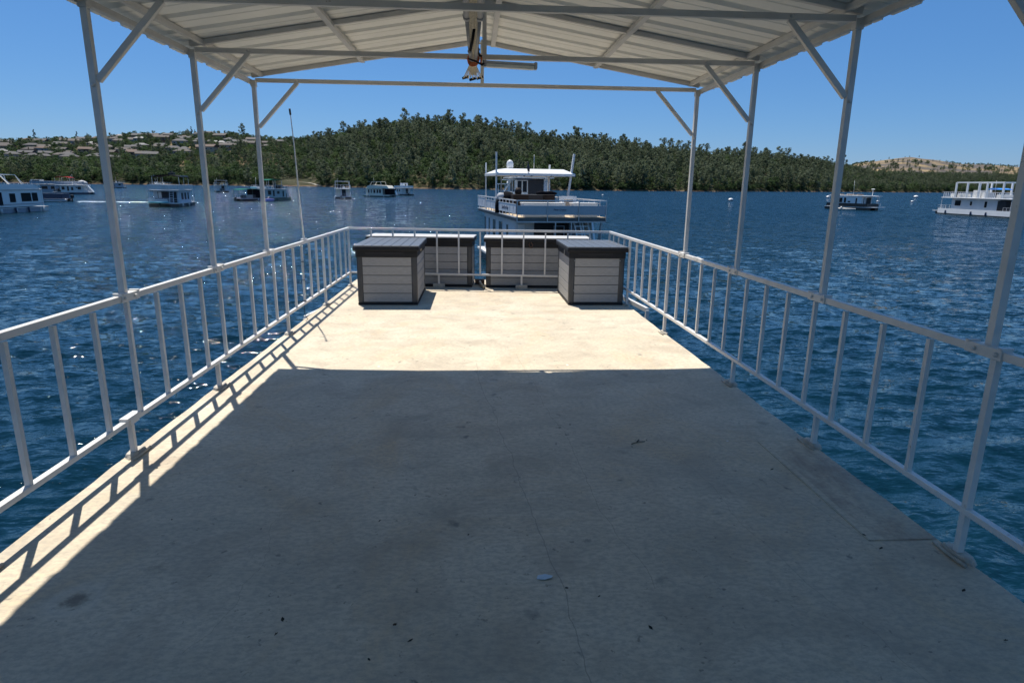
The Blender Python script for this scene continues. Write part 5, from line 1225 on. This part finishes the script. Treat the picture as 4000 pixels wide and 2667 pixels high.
# shoreline shrubs
for i in range(1300):
    t_ = rg.uniform(-1.0, 1.3); u = rg.uniform(.005, .045)
    if -.30 < t_ < -.24: continue
    x, y, z = ground(t_, u); PTS.append((t_, u, x, y, z, 5 + rg.randrange(4), rg.uniform(2.5, 6.5), rg.uniform(0, 6.28)))
# named skyline trees that stand out in the photograph
SPECIAL = [(-.705 + .062, .97, 9, 24, 'tall dark pointed conifer standing alone on the left skyline'), (-.583, .985, 9, 20, 'dark pointed conifer in the clump on the left skyline'), (-.568, .99, 10, 17, 'shorter dark conifer right of the clump on the left skyline'),
           (-.612, .97, 11, 13, 'bright green tree beside the lone conifer on the left skyline'), (-.588, .95, 12, 12, 'bright green broad tree below the skyline conifers'), (-.499, .98, 6, 14, 'dark round oak on the left skyline'),
           (-.418, .99, 9, 18, 'narrow spiky conifer near the first canopy post on the skyline'), (-.345, .985, 1, 24, 'tall grey pine right of the second canopy post on the skyline'), (-.195, 1.0, 2, 24, 'pair-topped thin grey pine left of the main summit'), (.590, 1.0, 3, 26, 'tall airy grey pine at the right end of the wood'), (-.33, .05, 11, 8, 'bright lime shrub at the left waterline')]
for t_, u, ki, h, lab in SPECIAL:
    x, y, z = ground(t_, u); o = thing('tree', lab, 'tree', (x, y, z - .4), rg.uniform(0, 6)); o.scale = (h, h, h)
    inst('crown', KINDS[ki][1], o); inst('trunk', KINDS[ki][2], o)
# the ones that show largest (nearest the water, in view) and the skyline become single trees; the rest is one wood
vis = [p for p in PTS if -.80 < p[0] < .80]
near = sorted([p for p in vis if p[1] < .16 and p[6] > 7], key=lambda p: -p[6] / p[3])[:180]
top = sorted([p for p in vis if .95 < p[1] < 1.05 and p[6] > 9], key=lambda p: -p[6] / p[3])[:105]
single = set(id(p) for p in near) | set(id(p) for p in top)
NM = {'pine': 'pine_tree', 'oak': 'oak_tree', 'spire': 'conifer', 'lime': 'green_tree'}
DESC = {'pine': 'airy grey-green pine', 'oak': 'rounded dark green oak', 'spire': 'dark pointed conifer', 'lime': 'bright green broadleaf tree'}
for p in PTS:
    if id(p) not in single: continue
    t_, u, x, y, z, ki, h, ro = p; kd = KINDS[ki][0]
    side = 'left houses hill' if t_ < -.24 else 'main wooded hill' if t_ < .17 else 'long low wooded ridge at right'
    zone = 'behind the moored boats at far left' if t_ < -.5 else 'between the first and third left posts' if t_ < -.24 else 'left of the main summit' if t_ < -.09 else 'around the main summit' if t_ < .03 else 'right of the central houseboat roof' if t_ < .17 else 'left of the right-hand posts' if t_ < .35 else 'between the right-hand posts' if t_ < .52 else 'near the golden hill'
    tall = 'tall' if h > (17 if kd == 'pine' else 12) else 'smaller'
    wh = ('by the waterline ' if u < .5 else 'on the skyline ') + zone
    o = thing(NM[kd], tall + ' ' + DESC[kd] + ' ' + wh, 'tree', (x, y, z - .3), ro, tall + ' ' + DESC[kd] + 's ' + wh); w = h * (1.15 if kd in ('oak', 'lime') else 1.0)
    o.scale = (w, w, h); inst('crown', KINDS[ki][1], o); inst('trunk', KINDS[ki][2], o)

def scatter(name, pts, objs, label):
    """one object: points carrying instanced tree copies"""
    me = bpy.data.meshes.new(name); n = len(pts); me.vertices.add(n)
    me.vertices.foreach_set('co', np.array([[p[2], p[3], p[4] - .3] for p in pts], 'f').ravel())
    a = me.attributes.new('rot', 'FLOAT_VECTOR', 'POINT'); a.data.foreach_set('vector', np.array([[0, 0, p[7]] for p in pts], 'f').ravel())
    a = me.attributes.new('scl', 'FLOAT_VECTOR', 'POINT'); a.data.foreach_set('vector', np.array([[p[6] * (1.15 if p[5] in (5, 6, 7, 8, 11, 12) else 1.0)] * 2 + [p[6]] for p in pts], 'f').ravel())
    a = me.attributes.new('idx', 'INT', 'POINT'); a.data.foreach_set('value', np.array([p[5] for p in pts], 'i'))
    o = bpy.data.objects.new(name, me); C.objects.link(o)
    g = bpy.data.node_groups.new(name, 'GeometryNodeTree'); g.interface.new_socket('Geometry', in_out='INPUT', socket_type='NodeSocketGeometry'); g.interface.new_socket('Geometry', in_out='OUTPUT', socket_type='NodeSocketGeometry')
    gi = g.nodes.new('NodeGroupInput'); go = g.nodes.new('NodeGroupOutput'); ip = g.nodes.new('GeometryNodeInstanceOnPoints'); jn = g.nodes.new('GeometryNodeJoinGeometry'); l = g.links.new
    nodes = []
    for ob in objs:
        oi = g.nodes.new('GeometryNodeObjectInfo'); oi.inputs['Object'].default_value = ob; oi.inputs['As Instance'].default_value = True; nodes.append(oi)
    for oi in reversed(nodes): l(oi.outputs['Geometry'], jn.inputs[0])
    def attr(nm, typ):
        x = g.nodes.new('GeometryNodeInputNamedAttribute'); x.data_type = typ; x.inputs['Name'].default_value = nm; return x.outputs['Attribute']
    l(gi.outputs[0], ip.inputs['Points']); l(jn.outputs[0], ip.inputs['Instance']); ip.inputs['Pick Instance'].default_value = True
    l(attr('idx', 'INT'), ip.inputs['Instance Index']); l(attr('rot', 'FLOAT_VECTOR'), ip.inputs['Rotation']); l(attr('scl', 'FLOAT_VECTOR'), ip.inputs['Scale'])
    l(ip.outputs[0], go.inputs[0]); md = o.modifiers.new('scatter', 'NODES'); md.node_group = g
    o['kind'] = 'stuff'; o['label'] = label; return o
scatter('woodland', [p for p in PTS if id(p) not in single], [joined(*k) for k in KINDS], 'dense mixed pine and oak wood covering the far hills')
# sparse burnt trees on the golden hill
bp = []
for i in range(230):
    t_ = rg.uniform(.52, 1.15); u = rg.uniform(.35, 1.0) if rg.random() < .7 else rg.uniform(.95, 1.02)
    if .60 < t_ < .78 and rg.random() < .8: continue
    x, y, z = far(t_, u); bp.append((t_, u, x, y, z, rg.randrange(0, 5), rg.uniform(5, 10), rg.uniform(0, 6.28)))
for i in range(650):
    t_ = rg.uniform(.76, 1.2) if i % 4 else rg.uniform(.60, .64); x, y, z = far(t_, rg.uniform(.5, 1.0)); bp.append((t_, u, x, y, z, rg.randrange(0, 9), rg.uniform(3.5, 8), rg.uniform(0, 6.28)))
for i in range(520):
    t_ = rg.uniform(.4, 1.2); x, y, z = far(t_, rg.uniform(0, .45)); bp.append((t_, 0, x, y, z, rg.randrange(0, 9), rg.uniform(9, 15), rg.uniform(0, 6.28)))
scatter('sparse_wood', bp, [joined(*k) for k in KINDS], 'scattered thin trees on the golden hill far right')

# ---------------------------------------------------------------- tilt our own houseboat with everything on it
for o in BOAT:
    L_, R_, S_ = o.location.copy(), o.rotation_euler.to_matrix().to_4x4(), o.scale
    o.matrix_world = TILT @ Matrix.Translation(L_) @ R_ @ Matrix.Diagonal((*S_, 1))
